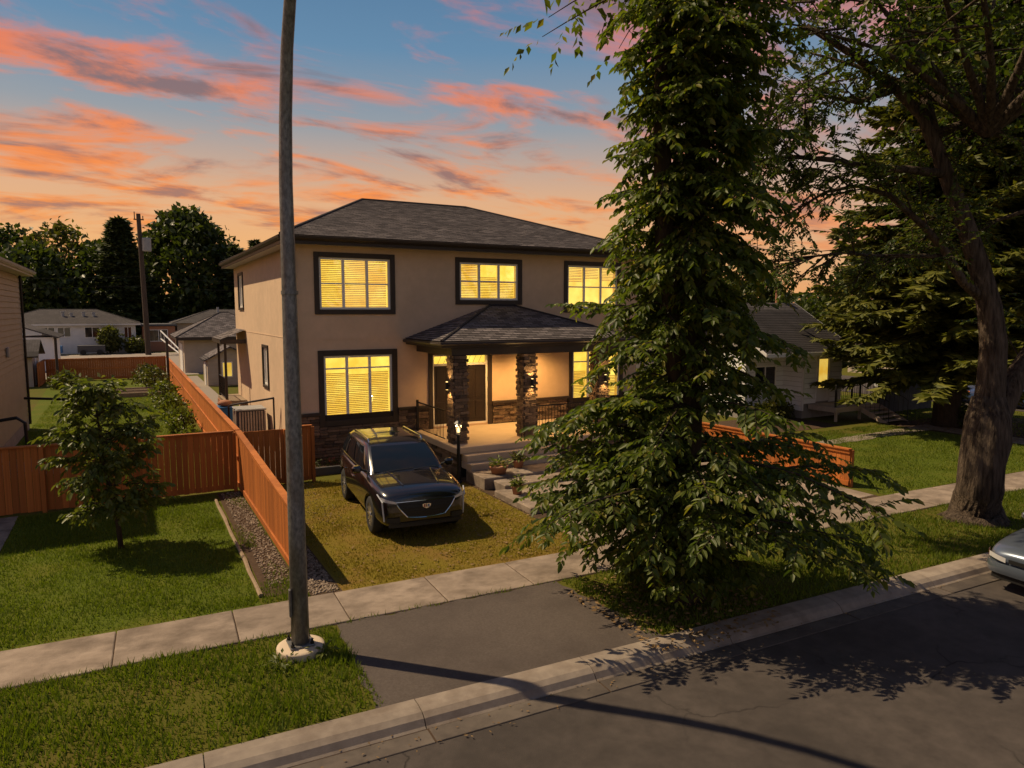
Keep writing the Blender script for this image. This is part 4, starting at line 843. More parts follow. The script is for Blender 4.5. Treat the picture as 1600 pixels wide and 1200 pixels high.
# small grey shed and white garage left of the back yard, white bungalow across the lane
t = thing('garden_shed', 'small grey-roofed shed tucked behind the cream house', 'shed', (-7, 58, 0)); MB().box(-9, -5.3, 53.6, 57.5, 0, 1.95).build('wall', M['siding_t'], t); gable(t, -9, -5.3, 53.6, 57.5, 1.95, 2.95, M['shingle_n'], 'x', .35); MB().cbox(-5.299, -5.25, 54.6, 55.5, 0, 1.8, .01).build('door', M['white'], t)
t = thing('white_garage', 'white garage with a brown roof across the back lane', 'garage', (-9, 70, 0)); MB().box(-12.5, -5.2, 67.5, 74, 0, 2.7).build('wall', M['siding_w'], t); gable(t, -12.5, -5.2, 67.5, 74, 2.7, 4.2, M['shingle_n'], 'y', .4)
MB().cbox(-5.199, -5.15, 68.5, 69.4, 0, 2.0, .01).build('door', M['grey'], t); MB().cbox(-11.8, -8.0, 67.44, 67.499, .1, 2.2, .01).build('garage_door', M['white'], t)
t = thing('white_bungalow', 'low white bungalow with a hipped brown roof beyond the back lane', 'house', (-4, 97, 0)); MB().box(-12.5, 1.0, 93, 102, 0, 3.35).build('wall', M['white'], t); hiproof(t, -13.1, 1.6, 92.4, 102.6, 3.4, -8.6, -3.0, 97.5, 5.0, M['shingle_n']); MB().cbox(-13.05, 1.55, 92.44, 92.47, 3.2, 3.395, .005).build('fascia', M['white'], t); MB().cbox(1.52, 1.55, 92.472, 102.5, 3.2, 3.395, .005).build('fascia', M['white'], t)
ff = FY(93); far_window(t, ff, -8.2, -6.9, 1.9, 3.0); far_window(t, ff, -6.7, -5.4, 1.9, 3.0); far_window(t, ff, -4.1, -2.6, 1.8, 3.0); far_window(t, ff, -.2, 2.0 - 1.4, 1.7, 3.0)
for x, h in ((-6.2, .5), (-5.4, .35), (-4.2, .45), (-3.2, .4)): MB().lathe([(.16, 0), (.16, h), (.22, h + .02), (.2, h + .1)], 8, (x, 95.0, 4.15)).build('roof_vent', M['grey'], t)
t = thing('brick_annex', 'dark red flat-roofed annex beside the white bungalow across the lane', 'building', (4, 97, 0)); MB().box(1.7, 5.2, 94, 101, 0, 3.0).build('wall', M['terracotta'], t); MB().cbox(1.55, 5.4, 93.8, 101.2, 3.0, 3.25, .02).build('roof', M['darkshed'], t); far_window(t, FY(94), 2.4, 4.4, 1.2, 2.6)
t = thing('beige_garage', 'beige garage with a dark hipped roof behind the big house', 'garage', (7, 63, 0)); MB().box(3.9, 10.5, 60.2, 67, 0, 2.75).build('wall', M['siding_t'], t); hiproof(t, 3.3, 11.1, 59.6, 67.6, 2.78, 7.0, 7.6, 63.6, 4.7, M['shingle']); MB().cbox(3.34, 11.06, 59.63, 59.66, 2.55, 2.77, .005).build('fascia', M['trim'], t); MB().cbox(3.34, 3.37, 59.662, 67.5, 2.55, 2.77, .005).build('fascia', M['trim'], t); MB().cbox(3.84, 3.899, 61.5, 64.5, 0, 2.2, .01).build('garage_door', M['white'], t)
t = thing('tan_shed', 'little tan gabled shed with a bright window behind the big house', 'shed', (5.8, 49.5, 0)); b = MB(); b.box(4.45, 7.2, 48.6, 51.4, 0, 1.75); b.quad((4.45, 48.599, 1.75), (7.2, 48.599, 1.75), (5.82, 48.599, 2.5)); b.build('wall', M['siding_t'], t); courses(t, FY(48.6), 4.45, 7.2, .1, 1.75, 0, M['siding_t'], .15, [(5.3, 5.95, .55, 1.55)]); gable(t, 4.45, 7.2, 48.6, 51.4, 1.68, 2.55, M['shingle'], 'y', .22); far_window(t, FY(48.59), 5.3, 5.95, .55, 1.55, 'lit_dim', mull=False); MB().cbox(4.40, 4.449, 49.3, 50.2, 0, 1.6, .01).build('door', M['white'], t)
t = thing('grey_roof_house', 'distant bungalow with grey hipped roof beyond the beige garage', 'house', (9, 100, 0)); MB().box(5.6, 20, 97, 106, 0, 3.3).build('wall', M['siding_t'], t); hiproof(t, 5.0, 20.6, 96.4, 106.6, 3.3, 10, 15, 101.5, 5.0, M['shingle_n']); far_window(t, FY(97), 7, 8.6, 1.4, 2.7); MB().lathe([(.15, 0), (.15, 1.0)], 8, (10.6, 99, 4.3)).build('chimney', M['grey'], t)
for x, w_, lab, mt in ((-3.4, 2.6, 'row of dark covered things before the far white bungalow', 'darkshed'), (-7.2, 2.2, 'dark blue tarped trailer before the far white bungalow', 'bluebin')):
    t = thing('covered_trailer', lab, 'trailer', (x, 90, 0)); b = MB().prism([(x - w_ / 2, 89.4), (x + w_ / 2, 89.4), (x + w_ / 2, 90.6), (x - w_ / 2, 90.6)], .3, 1.05); b.build('cover', M[mt], t)
    for s in (-1, 1): bb = MB(); bb.tube([(x + s * w_ * .3, 89.35, .3), (x + s * w_ * .3, 89.5, .3)], .3, 12); bb.build('wheel', M['tyre'], t)
t = thing('white_stairs', 'white slanted handrail stair by the utility pole', 'stairs', (3.6, 86, 0)); b = MB(); b.tube([(3.4, 88, 2.6), (5.2, 84, .4)], .08, 6); b.tube([(3.4, 88, 1.7), (5.2, 84, -.0)], .08, 6); b.build('rail', M['white'], t)
for k in range(7): p = Vector((3.4, 88, 1.7)).lerp(Vector((5.2, 84, 0)), k / 6); bb = MB(); bb.tube([p, p + Vector((0, 0, .9 - .5 * k / 6))], .04, 4); bb.build('baluster', M['white'], t)
# right neighbour: white bungalow
rw = thing('siding_bungalow', 'white lap-sided bungalow with grey roof and lit side door', 'house', (26.5, 24.8, 0))
PXJ, PYJ = 26.4, 21.2; DR = (27.25, 28.15, .72, 2.80)
b = MB(); b.box(24.0, 29.0, 22.3, 27.4, 0, 3.0); b.box(PXJ, 29.0, PYJ, 22.299, 0, 2.999)
for xg in (24.0, 29.0): b.quad((xg, 21.2, 2.99), (xg, 27.4, 2.99), (xg, 24.3, 5.0))
b.build('wall', M['found'], rw)  # grey backing shows in the siding gaps, painting the shade under each lap
MB().box(23.985, PXJ - .0, 22.27, 22.299, 0, .55).build('foundation', M['found'], rw)
WN = (24.5, 25.9, 1.35, 2.35)
courses(rw, FY(22.3), 24.0, PXJ - .002, .55, 2.95, 0, M['siding_w'], .22, [WN]); courses(rw, FX(PXJ), PYJ, 22.27, .35, 2.95, 0, M['siding_w'], .22); courses(rw, FY(PYJ), PXJ, 29.0, .66, 2.95, 0, M['siding_w'], .22, [DR]); courses(rw, FX(24.0), 22.3, 27.4, .55, 2.95, 0, M['siding_w'], .22)
far_window(rw, FY(22.3), *WN); MB().cbox(23.93, 24.02, 22.23, 22.32, .5, 2.95, .005).build('corner_trim', M['white'], rw); MB().cbox(PXJ - .05, PXJ + .04, PYJ - .06, PYJ + .03, .35, 2.95, .005).build('corner_trim', M['white'], rw)
d_ = MB(); fbox(d_, FY(PYJ), DR[0] + .08, DR[1] - .08, DR[2], DR[3] - .08, -.03, .0); do = d_.build('door', M['white'], rw); p = MB(); fbox(p, FY(PYJ), DR[0] + .16, DR[1] - .16, DR[2] + .62, DR[3] - .16, -.036, -.031); p.build('lit_pane', M['lit_dim'], do)
d_ = MB()
for a, c, e, g in ((DR[0], DR[0] + .078, DR[2], DR[3]), (DR[1] - .078, DR[1], DR[2], DR[3]), (DR[0] + .08, DR[1] - .08, DR[3] - .078, DR[3])): fbox(d_, FY(PYJ), a, c, e, g, -.055, .0)
d_.build('door_frame', M['white'], rw)
rf = MB(); roofplane(rf, (23.5, 20.7, 3.0), (29.4, 20.7, 3.0), (29.4, 24.3, 5.2), (23.5, 24.3, 5.2)); roofplane(rf, (29.4, 27.9, 3.0), (23.5, 27.9, 3.0), (23.5, 24.3, 5.2), (29.4, 24.3, 5.2)); rfo = rf.build('roof', M['shingle_n'], rw); so = rfo.modifiers.new('thick', 'SOLIDIFY'); so.thickness = .1; so.offset = -1
MB().cbox(23.5, 29.4, 20.66, 20.69, 2.84, 3.0, .005).build('fascia', M['white'], rw); MB().box(23.58, 29.3, 20.78, 22.26, 2.83, 2.85).build('soffit', M['soffit'], rw)
for xg in (23.47, 29.402):
    for ya, yb in ((20.7, 24.3), (27.9, 24.3)): v = MB(); v.v = [(xg, ya, 2.86), (xg + .028, ya, 2.86), (xg + .028, yb, 5.06), (xg, yb, 5.06), (xg, ya, 3.01), (xg + .028, ya, 3.01), (xg + .028, yb, 5.21), (xg, yb, 5.21)]; v.f = [(0, 1, 2, 3), (4, 7, 6, 5), (0, 4, 5, 1), (1, 5, 6, 2), (2, 6, 7, 3), (3, 7, 4, 0)]; v.build('rake_board', M['white'], rw)
MB().lathe([(.22, 0), (.22, .35), (.27, .36), (.27, .44), (.02, .5)], 12, (25.0, 24.6, 4.95)).build('roof_vent', M['galv'], rw); MB().lathe([(.11, 0), (.11, .75), (.17, .77), (.17, .95), (.02, 1.0)], 10, (28.4, 24.5, 5.0)).build('chimney', M['terracotta'], rw)
b = MB(); b.tube([(PXJ - .1, 22.1, .9), (PXJ - .1, 22.1, .35), (PXJ - .25, 21.8, .25)], .035, 6); b.build('vent_pipe', M['white'], rw)
st = thing('wooden_stairs', 'grey wooden landing and stairs with railing at the lit side door', 'stairs', (28.5, 19.5, 0))
for k in range(9): x0 = 26.75 + k * .33; MB().cbox(x0, x0 + .318, 19.75, PYJ - .07, .60, .645, .006).build('deck_board', M['wood_grey'], st)
MB().cbox(26.72, 29.74, 19.70, 19.745, .42, .645, .006).build('fascia_board', M['wood_grey'], st); MB().cbox(26.71, 26.748, 19.75, PYJ - .07, .42, .645, .006).build('fascia_board', M['wood_grey'], st)
for x in (26.9, 28.5): MB().cbox(x - .05, x + .05, 19.78, 19.88, 0, .41, .006).build('post', M['wood_grey'], st)
for k in range(4):
    z = .645 - (k + 1) * .135; y = 19.7 - (k + 1) * .30; MB().cbox(28.42, 29.78, y, y + .31, z - .045, z, .008).build('tread', M['wood_grey'], st); MB().cbox(28.45, 29.75, y + .27, y + .295, z - .135, z - .047, .004).build('riser', M['wood_grey'], st)
for x in (28.38, 29.78): b = MB(); b.v = [(x, 19.7, .60), (x + .04, 19.7, .60), (x + .04, 18.38, .02), (x, 18.38, .02), (x, 19.7, .36), (x + .04, 19.7, .36), (x + .04, 18.75, .0), (x, 18.75, .0)]; b.f = [(0, 3, 2, 1), (4, 5, 6, 7), (0, 1, 5, 4), (2, 3, 7, 6), (0, 4, 7, 3), (1, 2, 6, 5)]; b.build('stringer', M['wood_grey'], st)
railing(st, (26.78, 19.78, 0), (28.4, 19.78, 0), .645, .9, .12); railing(st, (29.7, PYJ - .1, 0), (29.7, 19.78, 0), .645, .9, .12)
for x in (28.42, 29.76):
    b = MB(); b.tube([(x, 19.7, 1.545), (x, 18.42, .95), (x, 18.40, .06)], .02, 6); hro = b.build('handrail', M['metal'], st)
    for k in range(1, 6): p = Vector((x, 19.7, 1.545)).lerp(Vector((x, 18.42, .95)), k / 6); bb = MB(); bb.tube([p, (p.x, p.y, .645 - (19.7 - p.y) * .45)], .009, 4); bb.build('baluster', M['metal'], hro)
t = thing('dark_fence', 'dark scalloped picket fence beyond the wooden stairs', 'fence', (32, 20.5, 0))
for k in range(26):
    x = 30.9 + k * .16; b = MB(); h = 1.25 + .06 * math.cos(k * 2 * math.pi / 8); b.v = [(x, 20.5, 0), (x + .14, 20.5, 0), (x + .14, 20.5, h), (x + .07, 20.5, h + .07), (x, 20.5, h)] + [(x, 20.53, 0), (x + .14, 20.53, 0), (x + .14, 20.53, h), (x + .07, 20.53, h + .07), (x, 20.53, h)]
    b.f = [(0, 1, 2, 3, 4), (9, 8, 7, 6, 5)] + [(i, i + 5, (i + 1) % 5 + 5, (i + 1) % 5) for i in range(5)]; b.build('picket', M['darkshed'], t)
for z in (.3, 1.0): MB().box(30.9, 35.1, 20.532, 20.57, z, z + .09).build('rail', M['darkshed'], t)
t = thing('brown_house', 'dim brown house across the cross street behind the trees', 'house', (56, 32, 0)); MB().box(50, 62, 24, 36, 0, 3.2).build('wall', M['siding_t'], t); hiproof(t, 49.4, 62.6, 23.4, 36.6, 3.2, 55, 57, 30, 5.6, M['shingle']); far_window(t, FX(50), 26, 28, 1.2, 2.6); far_window(t, FX(50), 31, 33, 1.2, 2.6); far_window(t, FY(24), 53, 55, 1.2, 2.6)
# utility poles and wires
def upole(label, base, top, r_=.17):
    t = thing('utility_pole', label, 'utility pole', base); b = MB(); b.tube([base, top], [r_, r_ * .72], 10); b.build('pole', M['creos'], t); return t
up = upole('tall wooden utility pole with grey transformer behind the rear fence', (2.05, 87, 0), (1.78, 87, 15.2), .30)
MB().lathe([(.05, 0), (.42, .02), (.45, .1), (.45, 1.35), (.40, 1.45), (.05, 1.5)], 14, (2.42, 86.7, 11.2)).build('transformer', M['grey'], up); b = MB(); b.tube([(1.3, 87, 14.6), (2.3, 87, 14.6)], .07, 6); b.tube([(1.4, 86.9, 14.6), (1.4, 86.9, 15.4)], .05, 6); b.tube([(2.2, 86.9, 14.6), (2.2, 86.9, 15.0)], .05, 6); b.build('cross_arm', M['creos'], up)
for k, z in enumerate((6.9, 7.6)):
    b = MB(); n = 14
    for x0, x1 in ((-45, 1.3), (1.3, 48)): b.tube([(x0 + (x1 - x0) * i / n, 87, z + .6 - 2.4 * (i / n) * (1 - i / n) + .3 * k) for i in range(n + 1)], .018, 4)
    tag(b.build('overhead_wire', M['metal']), ('lower' if k == 0 else 'upper') + ' overhead cable strung along the back lane', 'cable')
upole('thin bare pole rising behind the white lap-sided bungalow', (62.5, 61, 0), (62.5, 61, 12.2), .2)
for x, y, h, lab in ((-3.95, 53.0, 3.1, 'brown clothesline post by the small grey shed'), (2.25, 50.0, 3.0, 'slim dark post near the far end of the side fence')):
    t = thing('yard_post', lab, 'post', (x, y, 0)); b = MB(); b.tube([(x, y, 0), (x, y, h)], .08, 8); b.build('shaft', M['creos'], t); MB().lathe([(.1, 0), (.1, .06)], 8, (x, y, h)).build('cap', M['metal'], t)
# ================================================================ cars
def interp(tab, x):
    for (a, ya), (c, yc) in zip(tab, tab[1:]):
        if a <= x <= c or a >= x >= c: k = (x - a) / (c - a); return [p + (q - p) * k for p, q in zip(ya, yc)] if isinstance(ya, tuple) else ya + (yc - ya) * k
    return tab[0][1] if abs(x - tab[0][0]) < abs(x - tab[-1][0]) else tab[-1][1]
SUV = dict(st=[(2.30, .60, .34, .70, .79), (2.25, .77, .27, .79, .89), (2.10, .87, .24, .87, .965), (1.75, .925, .24, .92, 1.03), (1.30, .94, .24, .95, 1.08), (.90, .94, .24, .97, 1.11), (0, .935, .24, .99, 1.08), (-1.0, .94, .24, 1.01, 1.08),
               (-1.7, .93, .26, 1.02, 1.08), (-2.08, .89, .32, 1.02, 1.06), (-2.24, .80, .40, 1.0, 1.04), (-2.30, .66, .44, .92, .98)],
           gh=[(1.03, (1.08, -2.20, .865)), (1.30, (.66, -2.06, .80)), (1.52, (.24, -1.86, .715)), (1.605, (-.02, -1.72, .63)), (1.64, (-.30, -1.45, .45))], wb=(1.42, -1.36), wr=.375, sides=((.14, .42), (.45, .70), (.73, .93)), ws=(1.12, 1.535), crown=.055)
SEDAN = dict(st=[(2.35, .55, .30, .52, .60), (2.30, .70, .22, .60, .68), (2.15, .80, .20, .68, .76), (1.75, .85, .20, .76, .84), (1.30, .87, .20, .82, .90), (.90, .87, .20, .85, .95), (0, .87, .20, .87, .94), (-1.0, .87, .20, .89, .95),
                 (-1.7, .86, .22, .90, .98), (-2.08, .82, .26, .88, .97), (-2.28, .72, .32, .84, .93), (-2.34, .58, .36, .78, .88)],
             gh=[(.90, (1.05, -1.75, .79)), (1.15, (.50, -1.40, .70)), (1.33, (.05, -1.12, .61)), (1.395, (-.2, -.95, .52)), (1.42, (-.4, -.8, .36))], wb=(1.40, -1.32), wr=.31, sides=((.12, .46), (.49, .86)), ws=(.98, 1.345), crown=.05)
def ring(p, z):
    xf, xr, w = interp(p['gh'], z); pts = []
    for s in (-.90, -.5, 0, .5, .90): pts.append((xf + .10 * (1 - s * s), s * w, z))
    for fr in (.04, .2, .4, .6, .8, .96): pts.append((xf + (xr - xf) * fr, w * (1 - .05 * (2 * fr - 1) ** 2), z))
    for s in (.90, .5, 0, -.5, -.90): pts.append((xr - .05 * (1 - s * s), s * w * .97, z))
    for fr in (.96, .8, .6, .4, .2, .04): pts.append((xf + (xr - xf) * fr, -w * (1 - .05 * (2 * fr - 1) ** 2), z))
    return pts
def xfront(p, y):
    t = sorted([(s[1], s[0]) for s in p['st'][:4]]); return interp([(0, p['st'][0][0] + .02)] + t, min(abs(y), t[-1][0]))
def car(name, label, p, MT, paint, detail=True, parent_cat='car', suv=True):
    root = thing(name, label, parent_cat, MT.translation)
    def B(b, nm_, mat, par=None, smooth=False):
        b.v = [tuple(MT @ Vector(v)) for v in b.v]; return b.build(nm_, mat, par or root, smooth)
    b = MB(); rows = []
    for x, w, zb, zs, zt in p['st']:
        half = [(0, zb), (.6 * w, zb), (.93 * w, zb + .05), (w, zb + .2), (w * 1.005, (zb + zs) / 2 + .08), (.985 * w, zs), (.90 * w, zt), (.5 * w, zt + p['crown'] * .8), (0, zt + p['crown'])]
        rows.append(half + [(-y, z) for y, z in half[-2:0:-1]])
    n = len(rows[0])
    for (x, *_), r_ in zip(p['st'], rows): b.v += [(x, y, z) for y, z in r_]
    for i in range(len(rows) - 1):
        for k in range(n): k2 = (k + 1) % n; b.f.append((i * n + k, i * n + k2, (i + 1) * n + k2, (i + 1) * n + k))
    b.f.append(tuple(range(n - 1, -1, -1))); b.f.append(tuple(range((len(rows) - 1) * n, len(rows) * n)))
    me = b.mesh('body'); tmp = bpy.data.objects.new('tmp', me); C.objects.link(tmp); m1 = tmp.modifiers.new('s', 'SUBSURF'); m1.levels = 2; m1.render_levels = 2
    cut = MB()
    for wx in p['wb']:
        for s in (-1, 1):
            cut.tube([(wx, s * .62, p['wr'] - .0), (wx, s * 1.2, p['wr'])], p['wr'] + .055, 28)
    cm = cut.mesh('cut'); bmm = bmesh.new(); bmm.from_mesh(cm); bmesh.ops.recalc_face_normals(bmm, faces=bmm.faces); bmm.to_mesh(cm); bmm.free()
    bmm = bmesh.new(); bmm.from_mesh(me); bmesh.ops.recalc_face_normals(bmm, faces=bmm.faces); bmm.to_mesh(me); bmm.free()
    co = bpy.data.objects.new('cut', cm); C.objects.link(co); m2 = tmp.modifiers.new('b', 'BOOLEAN'); m2.operation = 'DIFFERENCE'; m2.object = co; m2.solver = 'EXACT'
    bpy.context.view_layer.update(); dg = bpy.context.evaluated_depsgraph_get(); nme = bpy.data.meshes.new_from_object(tmp.evaluated_get(dg))
    bpy.data.objects.remove(tmp); bpy.data.objects.remove(co)
    nme.transform(MT); nme.materials.clear(); nme.materials.append(paint); nme.polygons.foreach_set('use_smooth', [True] * len(nme.polygons)); nme.name = 'body'
    body = link('body', nme, root)
    try: nme.set_sharp_from_angle(angle=R(32))
    except Exception: pass
    zs = [g[0] for g in p['gh']]; zz = [zs[0], (zs[0] + zs[1]) / 2, zs[1], (zs[1] + zs[2]) / 2, zs[2], zs[3], zs[4]]; rg = [ring(p, z) for z in zz]; b = MB(); n = len(rg[0])
    for r_ in rg: b.v += r_
    for i in range(len(rg) - 1):
        for k in range(n): k2 = (k + 1) % n; b.f.append((i * n + k, i * n + k2, (i + 1) * n + k2, (i + 1) * n + k))
    b.f.append(tuple(range((len(rg) - 1) * n, len(rg) * n))); B(b, 'roof', paint, None, True)
    def patch(nm_, fn, us, vs, mat, par=None):
        b = MB(); nu = len(us)
        for v in vs: b.v += [fn(u, v) for u in us]
        b.f = [(j * nu + i, j * nu + i + 1, (j + 1) * nu + i + 1, (j + 1) * nu + i) for j in range(len(vs) - 1) for i in range(nu - 1)]
        return B(b, nm_, mat, par, True)
    lin = lambda a, c, n: [a + (c - a) * i / (n - 1) for i in range(n)]
    z0, z1 = p['ws']
    patch('windshield', lambda s, z: (interp(p['gh'], z)[0] + .10 * (1 - s * s) + .012, s * interp(p['gh'], z)[2], z + .008), lin(-.86, .86, 11), lin(z0, z1, 7), M['carglass'])
    patch('rear_window', lambda s, z: (interp(p['gh'], z)[1] - .05 * (1 - s * s) - .012, s * interp(p['gh'], z)[2] * .97, z + .008), lin(-.82, .82, 9), lin(z0 + .05, z1 - .02, 5), M['carglass'])
    for sg in (-1, 1):
        for a, c in p['sides']:
            def fs(fr, z, sg=sg):
                xf, xr, w = interp(p['gh'], z); return (xf + (xr - xf) * fr, sg * (w * (1 - .05 * (2 * fr - 1) ** 2) + .008), z + .004)
            patch('side_window', fs, lin(a, c, 5), lin(z0 + .0, z1 - .03, 5), M['carglass'])
        if detail:
            b = MB(); b.tube([fs(f_, z0 - .03) for f_ in lin(.06, .95, 10)], .011, 5); B(b, 'window_trim', M['chrome'])
            b = MB(); b.tube([fs(f_, z1 - .01) for f_ in lin(.10, .93, 10)], .009, 5); B(b, 'window_trim', M['chrome'])
            if suv:
                b = MB(); zt = p['gh'][3][0]; b.tube([(.05, sg * .60, zt - .02), (-.05, sg * .60, zt + .045), (-1.45, sg * .59, zt + .045), (-1.6, sg * .59, zt - .02)], .016, 6); B(b, 'roof_rail', M['chrome'])
        # wheels
        for wx in p['wb']:
            r_ = p['wr']; prof = [(r_ * .62, .11), (r_ * .9, .115), (r_ * .985, .09), (r_, .05), (r_, -.05), (r_ * .985, -.09), (r_ * .9, -.115), (r_ * .62, -.11)]
            b = MB().lathe(prof, 28, caps=False); yc = sg * (p['st'][3][1] - .115); b.v = [(wx + x, yc + z, r_ + y) for x, y, z in b.v]; wo_ = B(b, 'wheel', M['tyre'], None, True)
            b = MB(); n_s = 10; yo = yc + sg * .075
            for k in range(n_s):
                a = k * 2 * math.pi / n_s; d = Vector((math.cos(a), 0, math.sin(a))); t_ = Vector((-math.sin(a), 0, math.cos(a))); c = Vector((wx, yo, r_))
                P = [c + d * .05 + t_ * .016, c + d * .05 - t_ * .016, c + d * r_ * .66 - t_ * .022, c + d * r_ * .66 + t_ * .022]; o_ = Vector((0, sg * .03, 0)); bb = len(b.v)
                b.v += [tuple(q + o_) for q in P] + [tuple(q) for q in P]; b.f += [tuple(bb + i for i in f_) for f_ in ((0, 1, 2, 3), (7, 6, 5, 4), (0, 4, 5, 1), (1, 5, 6, 2), (2, 6, 7, 3), (3, 7, 4, 0))]
            c0 = len(b.v); b.lathe([(r_ * .62, .0), (r_ * .68, .0), (r_ * .68, .035), (r_ * .64, .035)], 28, caps=False); b.lathe([(.06, 0), (.06, .04)], 10)
            b.v = b.v[:c0] + [(wx + x, yo + sg * z, r_ + y) for x, y, z in b.v[c0:]]; B(b, 'rim', M['rim'], wo_)
            b = MB().lathe([(.0, 0), (r_ * .61, 0)], 20); b.v = [(wx + x, yc - sg * .03, r_ + y) for x, y, z in b.v]; B(b, 'brake_disc', M['plastic'], wo_)
        # mirrors
        b = MB(); zm = p['ws'][0] + .03; b.cbox(.62, .78, .0, .20, -.06, .09, .045); b.v = [(x, sg * (p['gh'][0][1][2] + .05 + y), zm + z) for x, y, z in b.v]
        if sg < 0: b.f = [f_[::-1] for f_ in b.f]
        mo = B(b, 'mirror', paint); b = MB(); b.tube([(.70, sg * (p['gh'][0][1][2] - .06), zm - .04), (.70, sg * (p['gh'][0][1][2] + .08), zm)], .022, 6); B(b, 'mirror_arm', M['plastic'], mo)
        # door handles and sill
        for hx in (-.15, -1.05): b = MB().cbox(hx - .10, hx + .10, -.012, .012, -.015, .015, .008); b.v = [(x, sg * (interp([(s_[0], s_[1]) for s_ in p['st']], hx) + .006) + y, p['ws'][0] - .27 + z) for x, y, z in b.v]; B(b, 'door_handle', M['chrome'] if suv else paint)
    xf = lambda y, o_=.012: xfront(p, y) + o_
    ztab = [(s[0], (s[3], s[4])) for s in p['st']]
    if suv:
        # shield grille, chrome surround, crest
        top, bot = .80, .50
        gh_ = lambda u, v: (xf(u * (.60 - .22 * (1 - v) ** 1.3), .016 - .06 * max(0, v - .55)), u * (.60 - .22 * (1 - v) ** 1.3), bot + (top - bot) * v - .03 * (1 - u * u) * (1 - v))
        patch('grille', gh_, lin(-1, 1, 15), lin(0, 1, 7), M['plastic'])
        edge = [gh_(u, 1) for u in lin(-1, 1, 15)] + [gh_(1, v) for v in lin(1, 0, 7)[1:]] + [gh_(u, 0) for u in lin(1, -1, 15)[1:]] + [gh_(-1, v) for v in lin(0, 1, 7)[1:]]
        b = MB(); b.tube([(x + .006, y, z) for x, y, z in edge], .013, 6); B(b, 'grille_surround', M['chrome'])
        for k in range(1, 5): b = MB(); b.tube([(x + .004, y, z) for x, y, z in [gh_(u, k / 5) for u in lin(-.97, .97, 13)]], .006, 4); B(b, 'grille_bar', M['metal'])
        cx = xf(0, .03); b = MB(); cr = [(-.085, .70), (-.085, .735), (-.045, .745), (0, .74), (.045, .745), (.085, .735), (.085, .70), (.05, .665), (0, .645), (-.05, .665)]
        b.v = [(cx + .01, y, z) for y, z in cr] + [(cx - .02, y, z) for y, z in cr]; nn = len(cr); b.f = [tuple(range(nn)), tuple(range(2 * nn - 1, nn - 1, -1))] + [(i, nn + i, nn + (i + 1) % nn, (i + 1) % nn) for i in range(nn)]; crest = B(b, 'crest', M['chrome'])
        for y, w_, m_ in ((-.04, .03, 'red'), (.04, .03, 'bluebin'), (0, .02, 'metal')): b = MB().box(cx + .0105, cx + .0125, y - w_ / 2, y + w_ / 2, .672, .73); B(b, 'crest_field', M[m_], crest)
        for sg in (-1, 1):
            hl = lambda u, v, sg=sg: (xf(.60 + .26 * u, .014), sg * (.60 + .26 * u), .775 + .05 * u + .07 * v * (.6 + .4 * u))
            patch('headlight', hl, lin(0, 1, 7), lin(0, 1, 3), M['lens'])
            b = MB(); b.tube([(xf(.84 - .02 * k, .012), sg * (.835 - .03 * k), .80 - .38 * k) for k in lin(0, 1, 8)], .017, 6); b.tube([(xf(.80 + .06 * k, .012) - .14 * k, sg * (.835 + .055 * k), .80 + .12 * k) for k in lin(0, 1, 6)], .013, 6); B(b, 'running_light', M['lens'])
            fg = lambda u, v, sg=sg: (xf(.52 + .26 * u, .010), sg * (.52 + .26 * u), .40 + .10 * v); patch('bumper_vent', fg, lin(0, 1, 5), lin(0, 1, 3), M['plastic'])
        lw = lambda u, v: (xf(u * .74, .012) - .02, u * .74, .30 + .07 * v); patch('lower_grille', lw, lin(-1, 1, 13), lin(0, 1, 3), M['plastic'])
        b = MB(); b.tube([(xf(u * .72, .0), u * .72, .385) for u in lin(-1, 1, 13)], .010, 5); B(b, 'bumper_strip', M['metal'])
        # glass roof
        zt = p['gh'][4][0]; sr = lambda u, v: (-.16 - 1.25 * v, u * (.50 - .03 * v), zt + .012 - .05 * u * u * .9 - .03 * (2 * v - 1) ** 2)
        so_ = patch('sunroof', sr, lin(-1, 1, 7), lin(0, 1, 7), M['carglass']); edge = [sr(u, 0) for u in lin(-1, 1, 7)] + [sr(1, v) for v in lin(0, 1, 7)[1:]] + [sr(u, 1) for u in lin(1, -1, 7)[1:]] + [sr(-1, v) for v in lin(1, 0, 7)[1:]]
        b = MB(); b.tube([(x, y, z + .004) for x, y, z in edge], .010, 5); b.tube([(x, y, z + .004) for x, y, z in [sr(u, .52) for u in lin(-1, 1, 7)]], .010, 5); B(b, 'sunroof_trim', M['chrome'], so_)
        for sg in (-1, 1): b = MB(); b.tube([(1.95 - .85 * k, sg * (.36 + .10 * k), interp(ztab, 1.95 - .85 * k)[1] + .052) for k in lin(0, 1, 8)], .012, 5); B(b, 'hood_crease', paint, body)
        b = MB(); b.tube([(1.10, -.55, 1.145), (1.02, .12, 1.165)], .009, 5); b.tube([(1.12, .1, 1.15), (1.00, .62, 1.16)], .009, 5); B(b, 'wiper', M['plastic'])
    else:
        for sg in (-1, 1):
            hl = lambda u, v, sg=sg: (xf(.40 + .30 * u, .03), sg * (.40 + .30 * u), .545 + .05 * u + .085 * v); patch('headlight', hl, lin(0, 1, 6), lin(0, 1, 3), M['lens'])
            am = lambda u, v, sg=sg: (xf(.71 + .10 * u, .035), sg * (.71 + .10 * u), .585 + .02 * u + .085 * v); patch('turn_signal', am, lin(0, 1, 4), lin(0, 1, 3), M['amber'])
        gr = lambda u, v: (xf(u * .36, .012), u * .36, .55 + .07 * v); patch('grille', gr, lin(-1, 1, 7), lin(0, 1, 3), M['plastic'])
